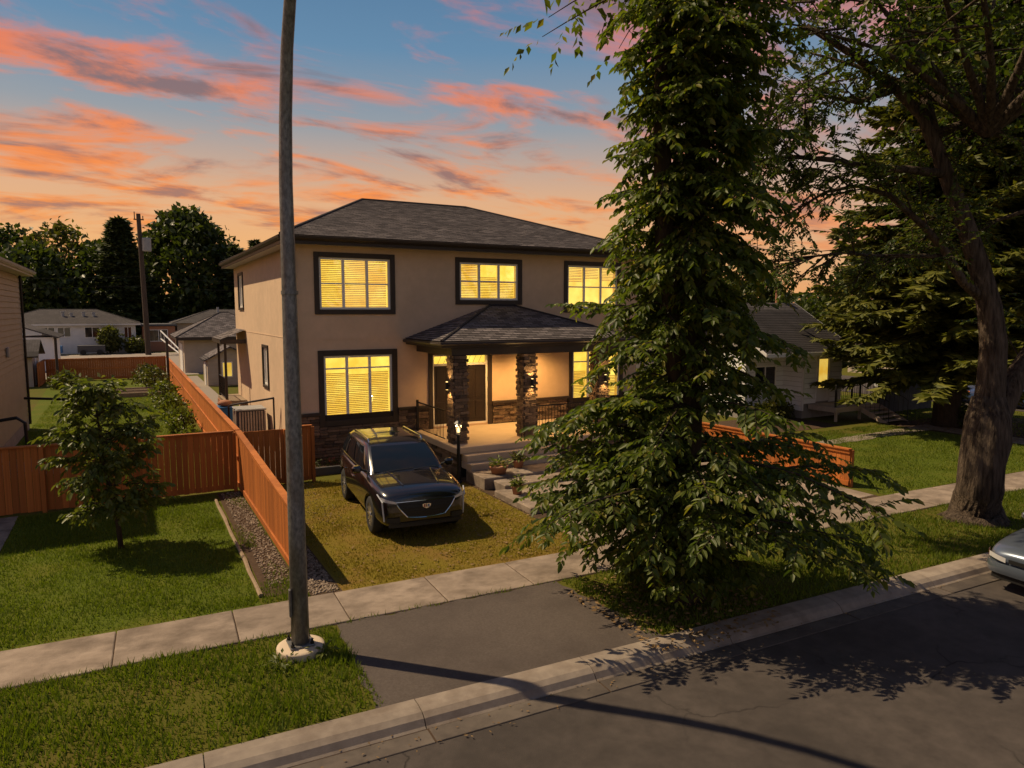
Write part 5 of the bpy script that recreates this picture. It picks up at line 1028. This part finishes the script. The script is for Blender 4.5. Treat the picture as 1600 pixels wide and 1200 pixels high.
        bp = lambda u, v: (xf(u * .78, .035 + .02 * math.sin(v * 3.14)), u * .78, .33 + .19 * v); patch('bumper', bp, lin(-1, 1, 13), lin(0, 1, 5), paint)
        lw = lambda u, v: (xf(u * .66, .02) - .03, u * .66, .22 + .10 * v); patch('lower_grille', lw, lin(-1, 1, 11), lin(0, 1, 3), M['plastic'])
    for sg in (-1, 1):
        tl = lambda u, v, sg=sg: (-interp([(0, -p['st'][-1][0])] + sorted([(s[1], -s[0]) for s in p['st'][-4:]]), .50 + .32 * u) - .012, sg * (.50 + .32 * u), p['st'][-2][3] - .22 + .18 * v); patch('tail_light', tl, lin(0, 1, 5), lin(0, 1, 3), M['redlens'])
    b = MB().box(-1.9, 1.9, -.6, .6, .18, .30); B(b, 'underbody', M['plastic'])
    return root
F_, R_ = G(585, 832), G(542, 778)
hd = math.atan2(F_.y - R_.y, F_.x - R_.x); sc = 1.07
side = Vector((-math.sin(hd), math.cos(hd), 0))     # car's left; the wheels seen are on its right... towards -x of the scene
near = side if side.x < 0 else -side
ctr = F_ - near * (-.0) - near * .83 * sc - Vector((math.cos(hd), math.sin(hd), 0)) * 1.42 * sc
car('black_suv', 'glossy black crossover with glass roof parked on the yellowed lawn', SUV, Matrix.Translation((ctr.x, ctr.y, .012)) @ Matrix.Rotation(hd, 4, 'Z') @ Matrix.Scale(sc, 4), M['paint'])
car('silver_sedan', 'silver-blue sedan parked at the kerb past the thick trunk', SEDAN, TRS((15.65, sy(15.65, 6.42), -.128), math.pi - ST), M['silver'], True, 'car', False)
car('white_suv', 'white vehicle parked on the cross street behind the spruce trunk', SUV, TRS((38.9, 23.2, .016), R(90), (1.1, 1.1, 1.1)), M['whitepaint'], False)
car('blue_sedan', 'dark blue sedan with red tail lights on the cross street', SEDAN, TRS((38.8, 18.2, .016), R(90)), M['bluepaint'], False, 'car', False)
# ================================================================ vegetation
def leaves_np(name, P, D, Nn, Ls, wr, mat, parent, six=True, fold=.18):
    """P base points, D axis, Nn normals, Ls lengths -> one mesh of separate folded leaves"""
    n = len(P); S_ = np.cross(D, Nn); S_ /= np.linalg.norm(S_, axis=1, keepdims=True) + 1e-9; Nn = np.cross(S_, D); L_ = Ls[:, None]
    if six:
        v = np.empty((n, 6, 3)); v[:, 0] = P; v[:, 1] = P + D * L_ * .32 + S_ * L_ * wr * .5 + Nn * L_ * fold * wr; v[:, 2] = P + D * L_ * .70 + S_ * L_ * wr * .38 + Nn * L_ * fold * wr * .6
        v[:, 3] = P + D * L_ - Nn * L_ * .08; v[:, 4] = P + D * L_ * .70 - S_ * L_ * wr * .38 + Nn * L_ * fold * wr * .6; v[:, 5] = P + D * L_ * .32 - S_ * L_ * wr * .5 + Nn * L_ * fold * wr
        k = np.arange(n)[:, None] * 6; F = np.concatenate([k + np.array([[0, 1, 2, 3]]), k + np.array([[0, 3, 4, 5]])])
    else:
        v = np.empty((n, 4, 3)); v[:, 0] = P; v[:, 1] = P + D * L_ * .45 + S_ * L_ * wr * .5 + Nn * L_ * fold * wr; v[:, 2] = P + D * L_; v[:, 3] = P + D * L_ * .45 - S_ * L_ * wr * .5 + Nn * L_ * fold * wr
        k = np.arange(n)[:, None] * 4; F = np.concatenate([k + np.array([[0, 1, 2]]), k + np.array([[0, 2, 3]])])
    return tag(fast_mesh(name, v.reshape(-1, 3), F, mat, parent), kind='stuff')
def nrm(a): return a / (np.linalg.norm(a, axis=-1, keepdims=True) + 1e-9)
class Twigs:
    """collects branch tubes and leaf seats"""
    def __init__(s, seed): s.q = random.Random(seed); s.b = MB(); s.P = []; s.D = []
    def branch(s, pts, r0, r1, n=5): 
        m = len(pts); s.b.tube(pts, [r0 + (r1 - r0) * i / (m - 1) for i in range(m)], n, False)
    def curve(s, p, d, L_, droop, n=5, wob=.12):
        q = s.q; p = Vector(p); d = Vector(d).normalized(); out = [p.copy()]
        for i in range(n):
            d = (d + Vector((q.uniform(-wob, wob), q.uniform(-wob, wob), q.uniform(-wob, wob) - droop / n))).normalized(); p = p + d * (L_ / n); out.append(p.copy())
        return out
    def leafline(s, pts, step, start=.2, down=.55):
        q = s.q; tot = sum((b - a).length for a, b in zip(pts, pts[1:])); t = tot * start; acc = 0; k = 0
        for a, b in zip(pts, pts[1:]):
            sl_ = (b - a).length; ax = (b - a).normalized(); sd_ = ax.cross(Vector((0, 0, 1))); sd_ = sd_.normalized() if sd_.length > .01 else Vector((1, 0, 0))
            while t < acc + sl_:
                p = a.lerp(b, (t - acc) / sl_); k += 1; d = (ax * q.uniform(.3, .9) + sd_ * (1 if k % 2 else -1) * q.uniform(.5, 1.1) + Vector((0, 0, -down * q.uniform(.4, 1.5)))).normalized()
                s.P.append(tuple(p)); s.D.append(tuple(d)); t += step * q.uniform(.7, 1.3)
            acc += sl_
        s.P.append(tuple(pts[-1])); s.D.append(tuple((ax + Vector((0, 0, -down * .6))).normalized()))
    def finish(s, root, barkmat, leafm, size, wr, six=True, seed=0, trunk_name='trunk', crown='crown', up=.6):
        s.b.build(trunk_name, barkmat, root, True); P, D = np.array(s.P), np.array(s.D); g = np.random.default_rng(seed)
        Nn = nrm(np.c_[g.normal(0, .5, len(P)), g.normal(0, .5, len(P)), np.full(len(P), up) + g.normal(0, .25, len(P))]); Ls = size * g.uniform(.6, 1.25, len(P))
        return P, D, Nn, Ls
def trunk_tube(b, pts, rad, n=16, lump=.06, seed=0):
    """trunk with a lumpy, fluted skin"""
    base = len(b.v); b.tube(pts, rad, n, True); q = random.Random(seed)
    for i in range(len(pts)):
        c = Vector(pts[i])
        for k in range(n):
            v = Vector(b.v[base + i * n + k]); o = v - c; b.v[base + i * n + k] = tuple(c + o * (1 + lump * noise.noise(v * 2.3 + Vector((seed, 0, 0))) * 2 + lump * math.sin(k * 2.4 + i * .35)))

# ---------------------------------------------------------------- the leafy tree by the apron
TB = Vector((8.0, 8.72, 0)); tree = thing('leafy_street_tree', 'tall tree wrapped in leafy shoots between driveway apron and kerb', 'tree', TB)
T = Twigs(101); q = T.q
trunk = [TB + Vector(p) for p in ((0, 0, -.1), (0, 0, .25), (.02, .02, 1.0), (.05, .03, 2.2), (.06, .02, 3.4), (.10, .03, 4.4), (.16, .05, 6), (.24, .06, 8), (.3, .1, 10), (.35, .1, 13))]
trunk_tube(T.b, trunk, [.46, .36, .30, .28, .27, .25, .21, .19, .17, .12], 16, .05, 3)
t2 = [TB + Vector(p) for p in ((.02, 0, 3.2), (-.22, .08, 4.4), (-.38, .12, 5.8), (-.46, .15, 7.6), (-.5, .15, 10))]; trunk_tube(T.b, t2, [.20, .17, .15, .13, .09], 12, .05, 4)
def reach(z, az):
    """how far the shoots stand out from the trunk, by height and direction (camera right = 0)"""
    c = math.cos(az)
    if z < .8: a = .9
    elif z < 1.4: a = 1.35 + .3 * abs(c)
    elif z < 2.9: a = 2.1 + .45 * abs(c) + (.45 if (c > .75 and z < 2.4) else 0)
    elif z < 3.7: a = 1.95 - .2 * c
    elif z < 4.9: a = 1.6 - .1 * c
    else: a = 1.22 - .14 * c + .16 * math.sin(z * 2.1)
    return a
cr_, cf_ = _r, _f0
def shoot(z, az, fac=1.0, base=None, keep=False):
    if not keep and z < 3.4 and math.cos(az) > .15 and q.random() < .45: return
    if not keep and q.random() < .12: fac *= 1.2
    d0 = cr_ * math.cos(az) + cf_ * math.sin(az); zz = z; L_ = reach(z, az) * fac * q.uniform(.5, 1.1)
    bp = base or TB + Vector((.05 + .028 * z, .03, z - (.35 if z < 4 else .1) * min(1, z / 2)))
    el = q.uniform(.15, .55) if z < 4 else q.uniform(-.25, .45)
    pts = T.curve(bp, d0 * math.cos(el) + Vector((0, 0, math.sin(el))), L_ * 1.04, (.62 if z > 1.4 else .4) if z < 4 else .7, 7, .10); T.branch(pts, .016 + .008 * L_, .004, 5)
    n = max(5, int(L_ * 7.5))
    for k in range(n):
        t = .22 + .78 * (k + q.random()) / n; i = min(6, int(t * 7)); p = pts[i].lerp(pts[min(7, i + 1)], t * 7 - i); ax = (pts[min(7, i + 1)] - pts[i]).normalized()
        s_ = ax.cross(Vector((0, 0, 1))).normalized() * (1 if k % 2 else -1); tw = T.curve(p, ax * q.uniform(.4, .9) + s_ * q.uniform(.4, 1.0) + Vector((0, 0, q.uniform(-.15, .35))), q.uniform(.28, .62) * (.7 + .18 * L_), .55, 4, .14)
        T.branch(tw, .005, .002, 4); T.leafline(tw, .042, .05, .34)
    T.leafline(pts, .06, .15, .34)
zs_ = [.3 + .8 * i / 44 for i in range(44)] + [1.0 + 2.2 * i / 84 for i in range(84)] + [3.2 + 1.7 * i / 42 for i in range(42)] + [4.9 + 5.2 * i / 190 for i in range(190)]
for i, z in enumerate(zs_): shoot(z, i * 2.39996 + q.uniform(-.3, .3))
for az, z, f_ in ((0.05, 1.95, 1.12), (.15, 1.7, 1.05), (-.1, 2.15, 1.0), (3.05, 2.2, .95), (3.3, 1.95, .9), (2.9, 2.5, .92), (3.2, 2.9, .95), (3.0, 3.3, 1.0), (3.3, 3.0, .9), (.2, 2.6, .8), (3.1, 1.6, .9), (2.7, 1.9, .95), (3.5, 2.4, .95), (3.15, 3.5, 1.1), (3.0, 1.9, .95), (3.4, 2.2, 1.0), (3.15, 2.6, 1.0), (.0, 2.1, 1.25), (.1, 1.85, 1.25), (3.6, 2.0, 1.0), (2.6, 2.3, 1.0)): shoot(z, az, f_, None, True)
for i in range(60): shoot(4.7 + i * .085, i * 2.4, .75, TB + Vector((-.36, .11, 4.6 + i * .085)))
P, D, Nn, Ls = T.finish(tree, M['bark2'], M['leaf'], .15, .47, seed=5, up=.9)
# the leaves that show largest are pieces of their own
dc = np.linalg.norm(P - np.array([0, 0, HC]), axis=1); order = np.argsort(dc); vis = order[:300]; rest = order[300:]
leaves_np('crown', P[rest], D[rest], Nn[rest], Ls[rest], .47, M['leaf'], tree)
lme = MB(); lme.v = [(0, 0, 0), (.32, .22, .08), (.70, .167, .05), (1, 0, -.08), (.70, -.167, .05), (.32, -.22, .08)]; lme.f = [(0, 3, 2, 1), (0, 5, 4, 3)]; lmesh = lme.mesh('leaf')
_lm = M['leaf'].copy(); _lm.name = 'elm_leaf_single'; _t = _lm.node_tree; _g = next(n for n in _t.nodes if n.type == 'NEW_GEOMETRY'); _oi = _t.nodes.new('ShaderNodeObjectInfo')
for l in list(_t.links):
    if l.from_node == _g: to = l.to_socket; _t.links.remove(l); _t.links.new(_oi.outputs['Random'], to)
lmesh.materials.append(_lm)
for i in vis:
    d = Vector(D[i]); n_ = Vector(Nn[i]); s_ = n_.cross(d).normalized(); n_ = d.cross(s_); m_ = Matrix((d, s_, n_)).transposed().to_4x4(); m_.translation = Vector(P[i]); piece('leaf', lmesh, tree, m_ @ Matrix.Scale(float(Ls[i]), 4))
# high crown out of the frame above: it shades the kerb and the street
T2 = Twigs(102)
for i in range(90):
    a = i * 2.4; z = 10.6 + 3.6 * T2.q.random(); L_ = T2.q.uniform(1.2, 3.2); pts = T2.curve(TB + Vector((.3, .1, z - 1)), (math.cos(a), math.sin(a), .45), L_, .8, 6, .15); T2.branch(pts, .03, .006, 4)
    for k in range(6):
        p = pts[1 + k % 6]; tw = T2.curve(p, (T2.q.uniform(-1, 1), T2.q.uniform(-1, 1), T2.q.uniform(-.4, .4)), .8, .6, 3, .1); T2.leafline(tw, .10, .1, .6)
P, D, Nn, Ls = T2.finish(tree, M['bark2'], M['leaf'], .19, .5, seed=6, trunk_name='upper_limbs'); leaves_np('upper_crown', P, D, Nn, Ls, .5, M['leaf'], tree, False)

# ---------------------------------------------------------------- the big spreading tree on the right
BB = Vector((17.15, 8.85, 0)); big = thing('spreading_boulevard_tree', 'large old tree with thick ridged trunk and spreading dark limbs', 'tree', BB)
T = Twigs(201); q = T.q; DB = 16.0
def pd(x, y, dd=0.0): return PD(x, y, DB + dd)
main = [BB + Vector((-.02, 0, -.1)), BB + Vector((0, 0, .10)), BB + Vector((.02, .02, .35)), pd(1531, 765), pd(1536, 725), pd(1540, 690), pd(1543, 655), pd(1545, 620)]
trunk_tube(T.b, main, [.80, .60, .50, .45, .44, .46, .42, .30], 26, .075, 8)
limbs = {
 'A': ([(1538, 700), (1543, 650), (1548, 600), (1552, 540), (1545, 480), (1530, 420), (1508, 350), (1485, 290), (1462, 230), (1440, 180), (1400, 140), (1340, 90), (1260, 40)], .37, .06, 0.0),
 'B': ([(1545, 700), (1558, 650), (1582, 600), (1612, 550), (1650, 480), (1680, 380), (1690, 240), (1680, 80)], .33, .07, .5),
 'C': ([(1540, 470), (1505, 440), (1475, 390), (1440, 350), (1390, 305), (1340, 290), (1290, 300), (1240, 330)], .13, .02, -.8),
 'D': ([(1478, 272), (1420, 265), (1360, 262), (1300, 250), (1240, 245), (1190, 250), (1150, 275)], .11, .02, -1.2),
 'E': ([(1450, 215), (1500, 196), (1550, 205), (1610, 230), (1660, 240)], .13, .05, .4),
 'F': ([(1462, 230), (1450, 170), (1430, 90), (1420, 0), (1400, -100)], .16, .05, .8),
 'G': ([(1400, 140), (1340, 160), (1290, 150), (1230, 170), (1180, 210)], .07, .015, -1.5),
 'H': ([(1552, 205), (1535, 160), (1540, 80), (1560, -40)], .08, .03, .6),
 'I': ([(1480, 400), (1420, 400), (1370, 400), (1320, 395), (1275, 400), (1245, 415)], .06, .012, -1.6),
 'J': ([(1340, 90), (1260, 130), (1210, 170), (1170, 250)], .06, .012, -.6),
 'K': ([(1650, 300), (1600, 330), (1540, 350), (1470, 370), (1420, 330)], .07, .015, 1.2)}
LP = {}
for k, (pp, r0, r1, dd) in limbs.items():
    n = len(pp); pts = [pd(x, y, dd * i / (n - 1)) for i, (x, y) in enumerate(pp)]; LP[k] = (pts, r0, r1)
    trunk_tube(T.b, pts, [r0 + (r1 - r0) * (i / (n - 1)) ** .8 for i in range(n)], 12 if r0 > .2 else 8, .05, ord(k))
def along(pts, t):
    m = len(pts) - 1; i = min(m - 1, int(t * m)); return pts[i].lerp(pts[i + 1], t * m - i), (pts[i + 1] - pts[i]).normalized()
TL = T.b; T.b = MB()
def sub(p, ax, L_, r_, lev):
    d = (ax * q.uniform(.4, 1.0) + Vector((q.gauss(0, .55), q.gauss(0, .55), q.gauss(.0, .45)))).normalized(); pts = T.curve(p, d, L_, q.uniform(.1, .5), 6, .16); T.branch(pts, r_, .004, 5)
    if lev == 0:
        T.leafline(pts, .036, .08, .45); return
    for k in range(int(4 + L_ * 4.2)):
        t = q.uniform(.2, 1); pp, a2 = along(pts, t); sub(pp, a2, L_ * q.uniform(.3, .6), r_ * .45, lev - 1)
for k, n in (('A', 15), ('B', 12), ('C', 17), ('D', 18), ('E', 9), ('F', 10), ('G', 14), ('H', 8), ('I', 15), ('J', 14), ('K', 14)):
    pts, r0, r1 = LP[k]
    for i in range(n):
        t = (.45 if k == 'A' else .35 if k == 'B' else .22) + (1 - (.45 if k == 'A' else .35 if k == 'B' else .22)) * (i + q.random()) / n; p, ax = along(pts, min(.999, t)); sub(p, ax, q.uniform(.9, 1.9), .022, 1)
tag(T.b.build('twigs', M['bark2'], big, True), kind='stuff'); T.b = TL
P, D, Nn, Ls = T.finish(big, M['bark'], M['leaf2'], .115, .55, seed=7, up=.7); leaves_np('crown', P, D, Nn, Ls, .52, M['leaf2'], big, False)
T2 = Twigs(202)
for i in range(210):        # the top of the crown, above and towards the street
    a = i * 2.4; p0 = BB + Vector((T2.q.uniform(-4.5, 4.5), T2.q.uniform(-4, 4), T2.q.uniform(9.6, 14.5))); pts = T2.curve(p0, (math.cos(a), math.sin(a), .2), 1.8, .6, 4, .2); T2.branch(pts, .03, .006, 4)
    for k in range(5): tw = T2.curve(pts[k % 5], (T2.q.uniform(-1, 1), T2.q.uniform(-1, 1), T2.q.uniform(-.5, .5)), .9, .5, 3, .1); T2.leafline(tw, .10, .1, .5)
for i in range(14): pts = T2.curve(BB + Vector((-.6, 0, 8.6)), (math.cos(i * 2.4), math.sin(i * 2.4), 1.0), 4.8, .3, 6, .12); T2.branch(pts, .11, .02, 6)
P, D, Nn, Ls = T2.finish(big, M['bark'], M['leaf2'], .19, .55, seed=8, trunk_name='upper_limbs'); leaves_np('upper_crown', P, D, Nn, Ls, .55, M['leaf2'], big, False)

# ---------------------------------------------------------------- young tree on the left lawn
YB = Vector((-.30, 15.95, 0)); yt = thing('young_tree', 'slender young tree standing on the green front lawn', 'tree', YB); T = Twigs(301); q = T.q
lead = [YB + Vector(p) for p in ((0, 0, -.05), (-.03, 0, .5), (-.10, 0, 1.0), (-.18, .02, 1.6), (-.24, .02, 2.3), (-.30, .0, 3.0), (-.30, 0, 3.4))]; T.b.tube(lead, [.055, .045, .042, .036, .028, .016, .006], 8)
for i in range(72):
    t = .24 + .74 * i / 72; p, ax = along(lead, t); z = p.z; R0 = interp([(.5, .55), (.9, .8), (1.5, 1.0), (2.2, 1.0), (2.8, .72), (3.2, .4), (3.6, .2)], z); a = i * 2.4; L_ = R0 * q.uniform(.7, 1.15)
    pts = T.curve(p, (math.cos(a), math.sin(a), q.uniform(.0, 1.1)), L_, .4, 5, .16); T.branch(pts, .012, .003, 5); T.leafline(pts, .075, .45, .6)
    for k in range(int(4 + L_ * 7)):
        pp, a2 = along(pts, q.uniform(.35, 1)); tw = T.curve(pp, a2 * .6 + Vector((q.gauss(0, .6), q.gauss(0, .6), q.gauss(.05, .35))), q.uniform(.18, .42), .6, 3, .12); T.branch(tw, .004, .002, 4); T.leafline(tw, .045, .05, .5)
P, D, Nn, Ls = T.finish(yt, M['bark2'], M['leaf_y'], .14, .52, seed=9); leaves_np('crown', P, D, Nn, Ls, .5, M['leaf_y'], yt)

# ---------------------------------------------------------------- generic trees farther off
def broadleaf(label, base, H, Rc, zb, seed, mat='leaf_b', n=150, size=.35, group=None, name='broadleaf_tree', per=26, open_=.75):
    base = Vector(base); t = thing(name, label, 'tree', base, group); q = random.Random(seed); b = MB(); g = np.random.default_rng(seed)
    tp = [base + Vector((0, 0, -.1)), base + Vector((q.uniform(-.2, .2), 0, zb * .6)), base + Vector((q.uniform(-.3, .3), q.uniform(-.3, .3), zb + (H - zb) * .35)), base + Vector((q.uniform(-.4, .4), 0, H * .86))]
    r0 = .022 * H + .06; b.tube(tp, [r0, r0 * .8, r0 * .5, r0 * .12], 8); C_ = []
    for i in range(n):
        # clumps on the ends of limbs, spread over an uneven crown
        th = i * 2.39996 + q.uniform(-.4, .4); u = (i + .5) / n; z = zb + (H - zb) * u; rr = Rc * math.sin(math.pi * min(.97, .12 + .86 * u)) ** .7 * (1 + .32 * noise.noise((math.cos(th) * 1.3, math.sin(th) * 1.3, z * .35 + seed))) * q.uniform(.35, 1.0) ** .5
        c = base + Vector((math.cos(th) * rr, math.sin(th) * rr, z)); C_.append(tuple(c))
        if i % 3 == 0:
            s_, _ = along(tp, min(.95, max(.25, (z - .25 * rr) / H))); m_ = s_.lerp(c, .55) + Vector((0, 0, .08 * rr)); b.tube([s_, m_, c], [.012 * H * .35 + .01, .02, .008], 5, False)
    b.build('trunk', M['bark2'], t, True)
    C_ = np.repeat(np.array(C_), per, 0); k = len(C_); P = C_ + g.normal(0, Rc * .11 * open_ + min(.12, Rc * .09), (k, 3)) * np.array([1, 1, .7]); D = nrm(g.normal(0, 1, (k, 3)) + np.array([0, 0, -.3])); Nn = nrm(g.normal(0, .7, (k, 3)) + np.array([0, 0, .6]))
    leaves_np('crown', P, D, Nn, size * g.uniform(.5, 1.3, k), .6, M[mat], t, False); return t
def spruce(label, base, H, Rc, zb, seed, mat='needle', layers=40, per=8, group=None, name='spruce_tree', spray=.5, den=7, power=.8):
    base = Vector(base); t = thing(name, label, 'tree', base, group); q = random.Random(seed); b = MB(); b.tube([base + Vector((0, 0, -.1)), base + Vector((0, 0, .3)), base + Vector((0, 0, H * .5)), base + Vector((0, 0, H))], [.03 * H * .9, .024 * H, .014 * H, .01], 10); P = []; D = []; Ls = []
    for i in range(layers):
        u = (i + q.random() * .6) / layers; z = zb + (H - zb) * u; R0 = Rc * (1 - u) ** power + .12
        for k in range(per):
            a = k * 2 * math.pi / per + i * 1.3 + q.uniform(-.3, .3); L_ = R0 * q.uniform(.7, 1.1); d = Vector((math.cos(a), math.sin(a), .18 - .1 * (1 - u) + q.uniform(-.22, .2))); pts = []; p = base + Vector((0, 0, z))
            for s_ in range(6): pts.append(p.copy()); d2 = d + Vector((0, 0, -.42 * (s_ / 5) + (.30 if s_ > 3 else 0))); p = p + d2.normalized() * (L_ / 5)
            b.tube(pts, [.012 + .012 * L_, .01 + .008 * L_, .01 + .005 * L_, .012, .008, .004], 4, False); sd_ = Vector((-math.sin(a), math.cos(a), 0)); m = int(den * L_ ** .7) + 3
            for j in range(m):
                tt = .18 + .80 * (j + q.random()) / m; pp, ax = along(pts, tt); ln = spray * (1.15 - .55 * tt) * q.uniform(.7, 1.25)
                for sg in (-1, 1):
                    for rpt in range(2):
                        P.append(tuple(pp)); D.append(tuple((ax * q.uniform(.35, .8) + sd_ * sg * q.uniform(.4, 1) + Vector((0, 0, q.uniform(-.75, .12)))).normalized())); Ls.append(ln * q.uniform(.55, 1.1))
            P.append(tuple(pts[-2])); D.append(tuple((pts[-1] - pts[-2]).normalized())); Ls.append(spray * .7)
    b.build('trunk', M['bark2'], t, True); P, D, Ls = np.array(P), np.array(D), np.array(Ls); g = np.random.default_rng(seed); Nn = nrm(np.c_[g.normal(0, .6, len(P)), g.normal(0, .6, len(P)), np.ones(len(P))])
    leaves_np('crown', P, D, Nn, Ls, .36, M[mat], t, False, -.25); return t
spruce('big yellow-green spruce with drooping boughs beside the white bungalow', (30.0, 16.9, 0), 21.5, 5.6, 2.0, 401, 'needle', 74, 10, None, 'spruce_tree', .80, 15, .62)
# left background
bgl = 'dark trees beyond the far bungalow'
spruce('tall dark conifer right behind the utility pole', (-.2, 112, 0), 17.6, 5.6, 1.5, 411, 'needle_d', 34, 9, bgl, 'conifer_tree', 1.6, 5, .75)
broadleaf('huge dark round-topped tree behind the beige garage', (8.6, 118, 0), 19.3, 8.0, .5, 412, 'leaf_b', 400, .95, bgl, per=34); spruce('pointed dark conifer beside the round-topped tree', (14.8, 112, 0), 14.2, 5, 1.5, 413, 'needle_d', 30, 9, bgl, 'conifer_tree', 1.5, 5, .8)
broadleaf('loose olive tree with bare forking limbs above the white bungalow', (-7.6, 120, 0), 16.8, 5.6, 4, 414, 'leaf_bl', 120, .85, bgl, per=20, open_=.9); broadleaf('feathery mid-green tree left of the bare-limbed one', (-14.2, 122, 0), 16.2, 6.0, 2, 415, 'leaf_b', 150, .9, bgl, per=24); broadleaf('low dark tree close to the cream house wall', (-22, 118, 0), 14.5, 6.5, 2, 416, 'leaf_b', 190, .95, bgl, per=26)
broadleaf('small dark tree filling the gap under the bare-limbed one', (-10.5, 112, 0), 13, 6, 1, 417, 'leaf_b', 190, .9, bgl, per=26); broadleaf('dense dark tree low behind the white bungalow roof', (-2.5, 116, 0), 14, 6, 1, 418, 'leaf_b', 190, .9, bgl, per=26)
broadleaf('small bright green tree in front of the far white bungalow', (-1.7, 91.5, 0), 2.9, 1.15, .5, 421, 'leaf_bl', 60, .4, None, per=22); 
broadleaf('round shrub at the corner of the far white bungalow', (.9, 91.5, 0), 1.7, 1.1, .1, 422, 'leaf_bl', 50, .35, None, 'shrub', 22)
for i, (x, y, h, lab) in enumerate(((20, 128, 17.2, 'tree tip peeking over the left hip of the big roof'), (41.5, 82, 15.2, 'ragged treetop peeking over the right hip of the big roof'), (36.5, 84, 14.0, 'small treetop just showing over the right roof slope'))): spruce(lab, (x, y, 0), h, 3.6, 3, 430 + i, 'needle_d', 24, 8, 'treetops above the big roof', 'conifer_tree', 1.2, 5, .85)
# right background
bgr = 'trees behind the white lap-sided bungalow'
for i, (x, y, h, r_, m_, lab) in enumerate(((46, 62, 10.2, 5.5, 'leaf_bl', 'olive rounded tree left behind the bungalow roof'), (54, 66, 10.6, 5, 'leaf_b', 'mid-green tree behind the bungalow chimney'), (60, 62, 9.4, 4.5, 'leaf_bl', 'lower olive tree beside the thin bare pole'), (66, 60, 8.6, 4.2, 'leaf_b', 'dark tree sloping down right of the thin bare pole'), (40, 60, 9.6, 4.6, 'leaf_b', 'dark tree seen between the big house and the bungalow'), (62, 44, 9, 4.5, 'leaf_b', 'shadowy tree behind the spruce boughs'), (70, 34, 10, 5.5, 'leaf_b', 'dark tree across the cross street near the brown house'), (74, 22, 10, 5.5, 'leaf_b', 'dark tree closing the view along the cross street'), (66, 14, 9, 5, 'leaf_b', 'far dark tree past the thick trunk'))):
    broadleaf(lab, (x, y, 0), h, r_, .8, 440 + i, m_, 170, .62, bgr, per=24)
# far belt of trees that closes the horizon
b = MB(); g = np.random.default_rng(77); PP = []
for i in range(520):
    a = R(-20 + 150 * g.random()); d = g.uniform(170, 260); x, y = d * math.sin(a - R(25)), d * math.cos(a - R(25)); h = g.uniform(4, 9.5); PP.append(np.c_[g.normal(x, 4, 60), g.normal(y, 4, 60), np.abs(g.uniform(0, h, 60))])
PP = np.concatenate(PP); k = len(PP); fb_ = leaves_np('far_wood', PP, nrm(g.normal(0, 1, (k, 3))), nrm(g.normal(0, 1, (k, 3)) + np.array([0, 0, .5])), g.uniform(1.2, 2.6, k), .7, M['leaf_b'], None, False); tag(fb_, 'far belt of dark trees closing the horizon', 'trees', kind='stuff')
# shrubs along the side fence in the back yard, plants at the bungalow
for i, (x, y, h, r_, lab) in enumerate(((1.75, 26.5, .7, .45, 'low leafy shrub against the side fence next to the gate corner'), (1.7, 30.5, .95, .6, 'bushy green shrub halfway along the side fence'), (1.65, 35, 1.0, .65, 'tall loose shrub beside the long side fence'), (1.6, 40.5, 1.1, .7, 'spreading shrub before the raised garden bed'), (1.4, 48.5, 1.3, .9, 'large shrub at the far corner of the fence'), (1.0, 53.5, 1.1, .9, 'dark shrub below the rear fence'), (-3.5, 51.5, 1.0, .8, 'low plants at the foot of the brown fence'))):
    broadleaf(lab, (x, y, 0), h, r_, .05, 460 + i, 'leaf_y' if i < 4 else 'leaf_bl', 34, .15 + .012 * i, 'shrubs along the backyard fences', 'shrub', 20)
for i, (x, y, h, r_, lab, m_) in enumerate(((24.4, 21.6, .75, .7, 'yellow-green clump of plants at the corner of the bungalow', 'leaf_bl'), (25.6, 21.7, .7, .6, 'spiky plants below the bungalow window', 'leaf_bl'), (23.3, 21.0, .6, .6, 'low plants beside the driveway fence', 'leaf_y'), (30.3, 16.4, .9, .5, 'small leafy sucker at the foot of the spruce', 'leaf_b'))):
    broadleaf(lab, (x, y, 0), h, r_, .03, 480 + i, m_, 40, .16, 'plants round the white lap-sided bungalow', 'shrub', 16)
for i, (x, y, lab) in enumerate(((1.6, 9.42, 'weeds sprouting at the foot of the lamp footing'), (2.2, 9.48, 'yellowish weeds beside the lamp footing and apron'))):
    t = thing('weed', lab, 'weed', (x, y, 0), 'weeds round the lamp footing'); b = MB(); leafspray(b, (x, y, .02), 46, .24, .2, 490 + i, .085); tag(b.build('foliage', M['leaf_y'], t), kind='stuff')
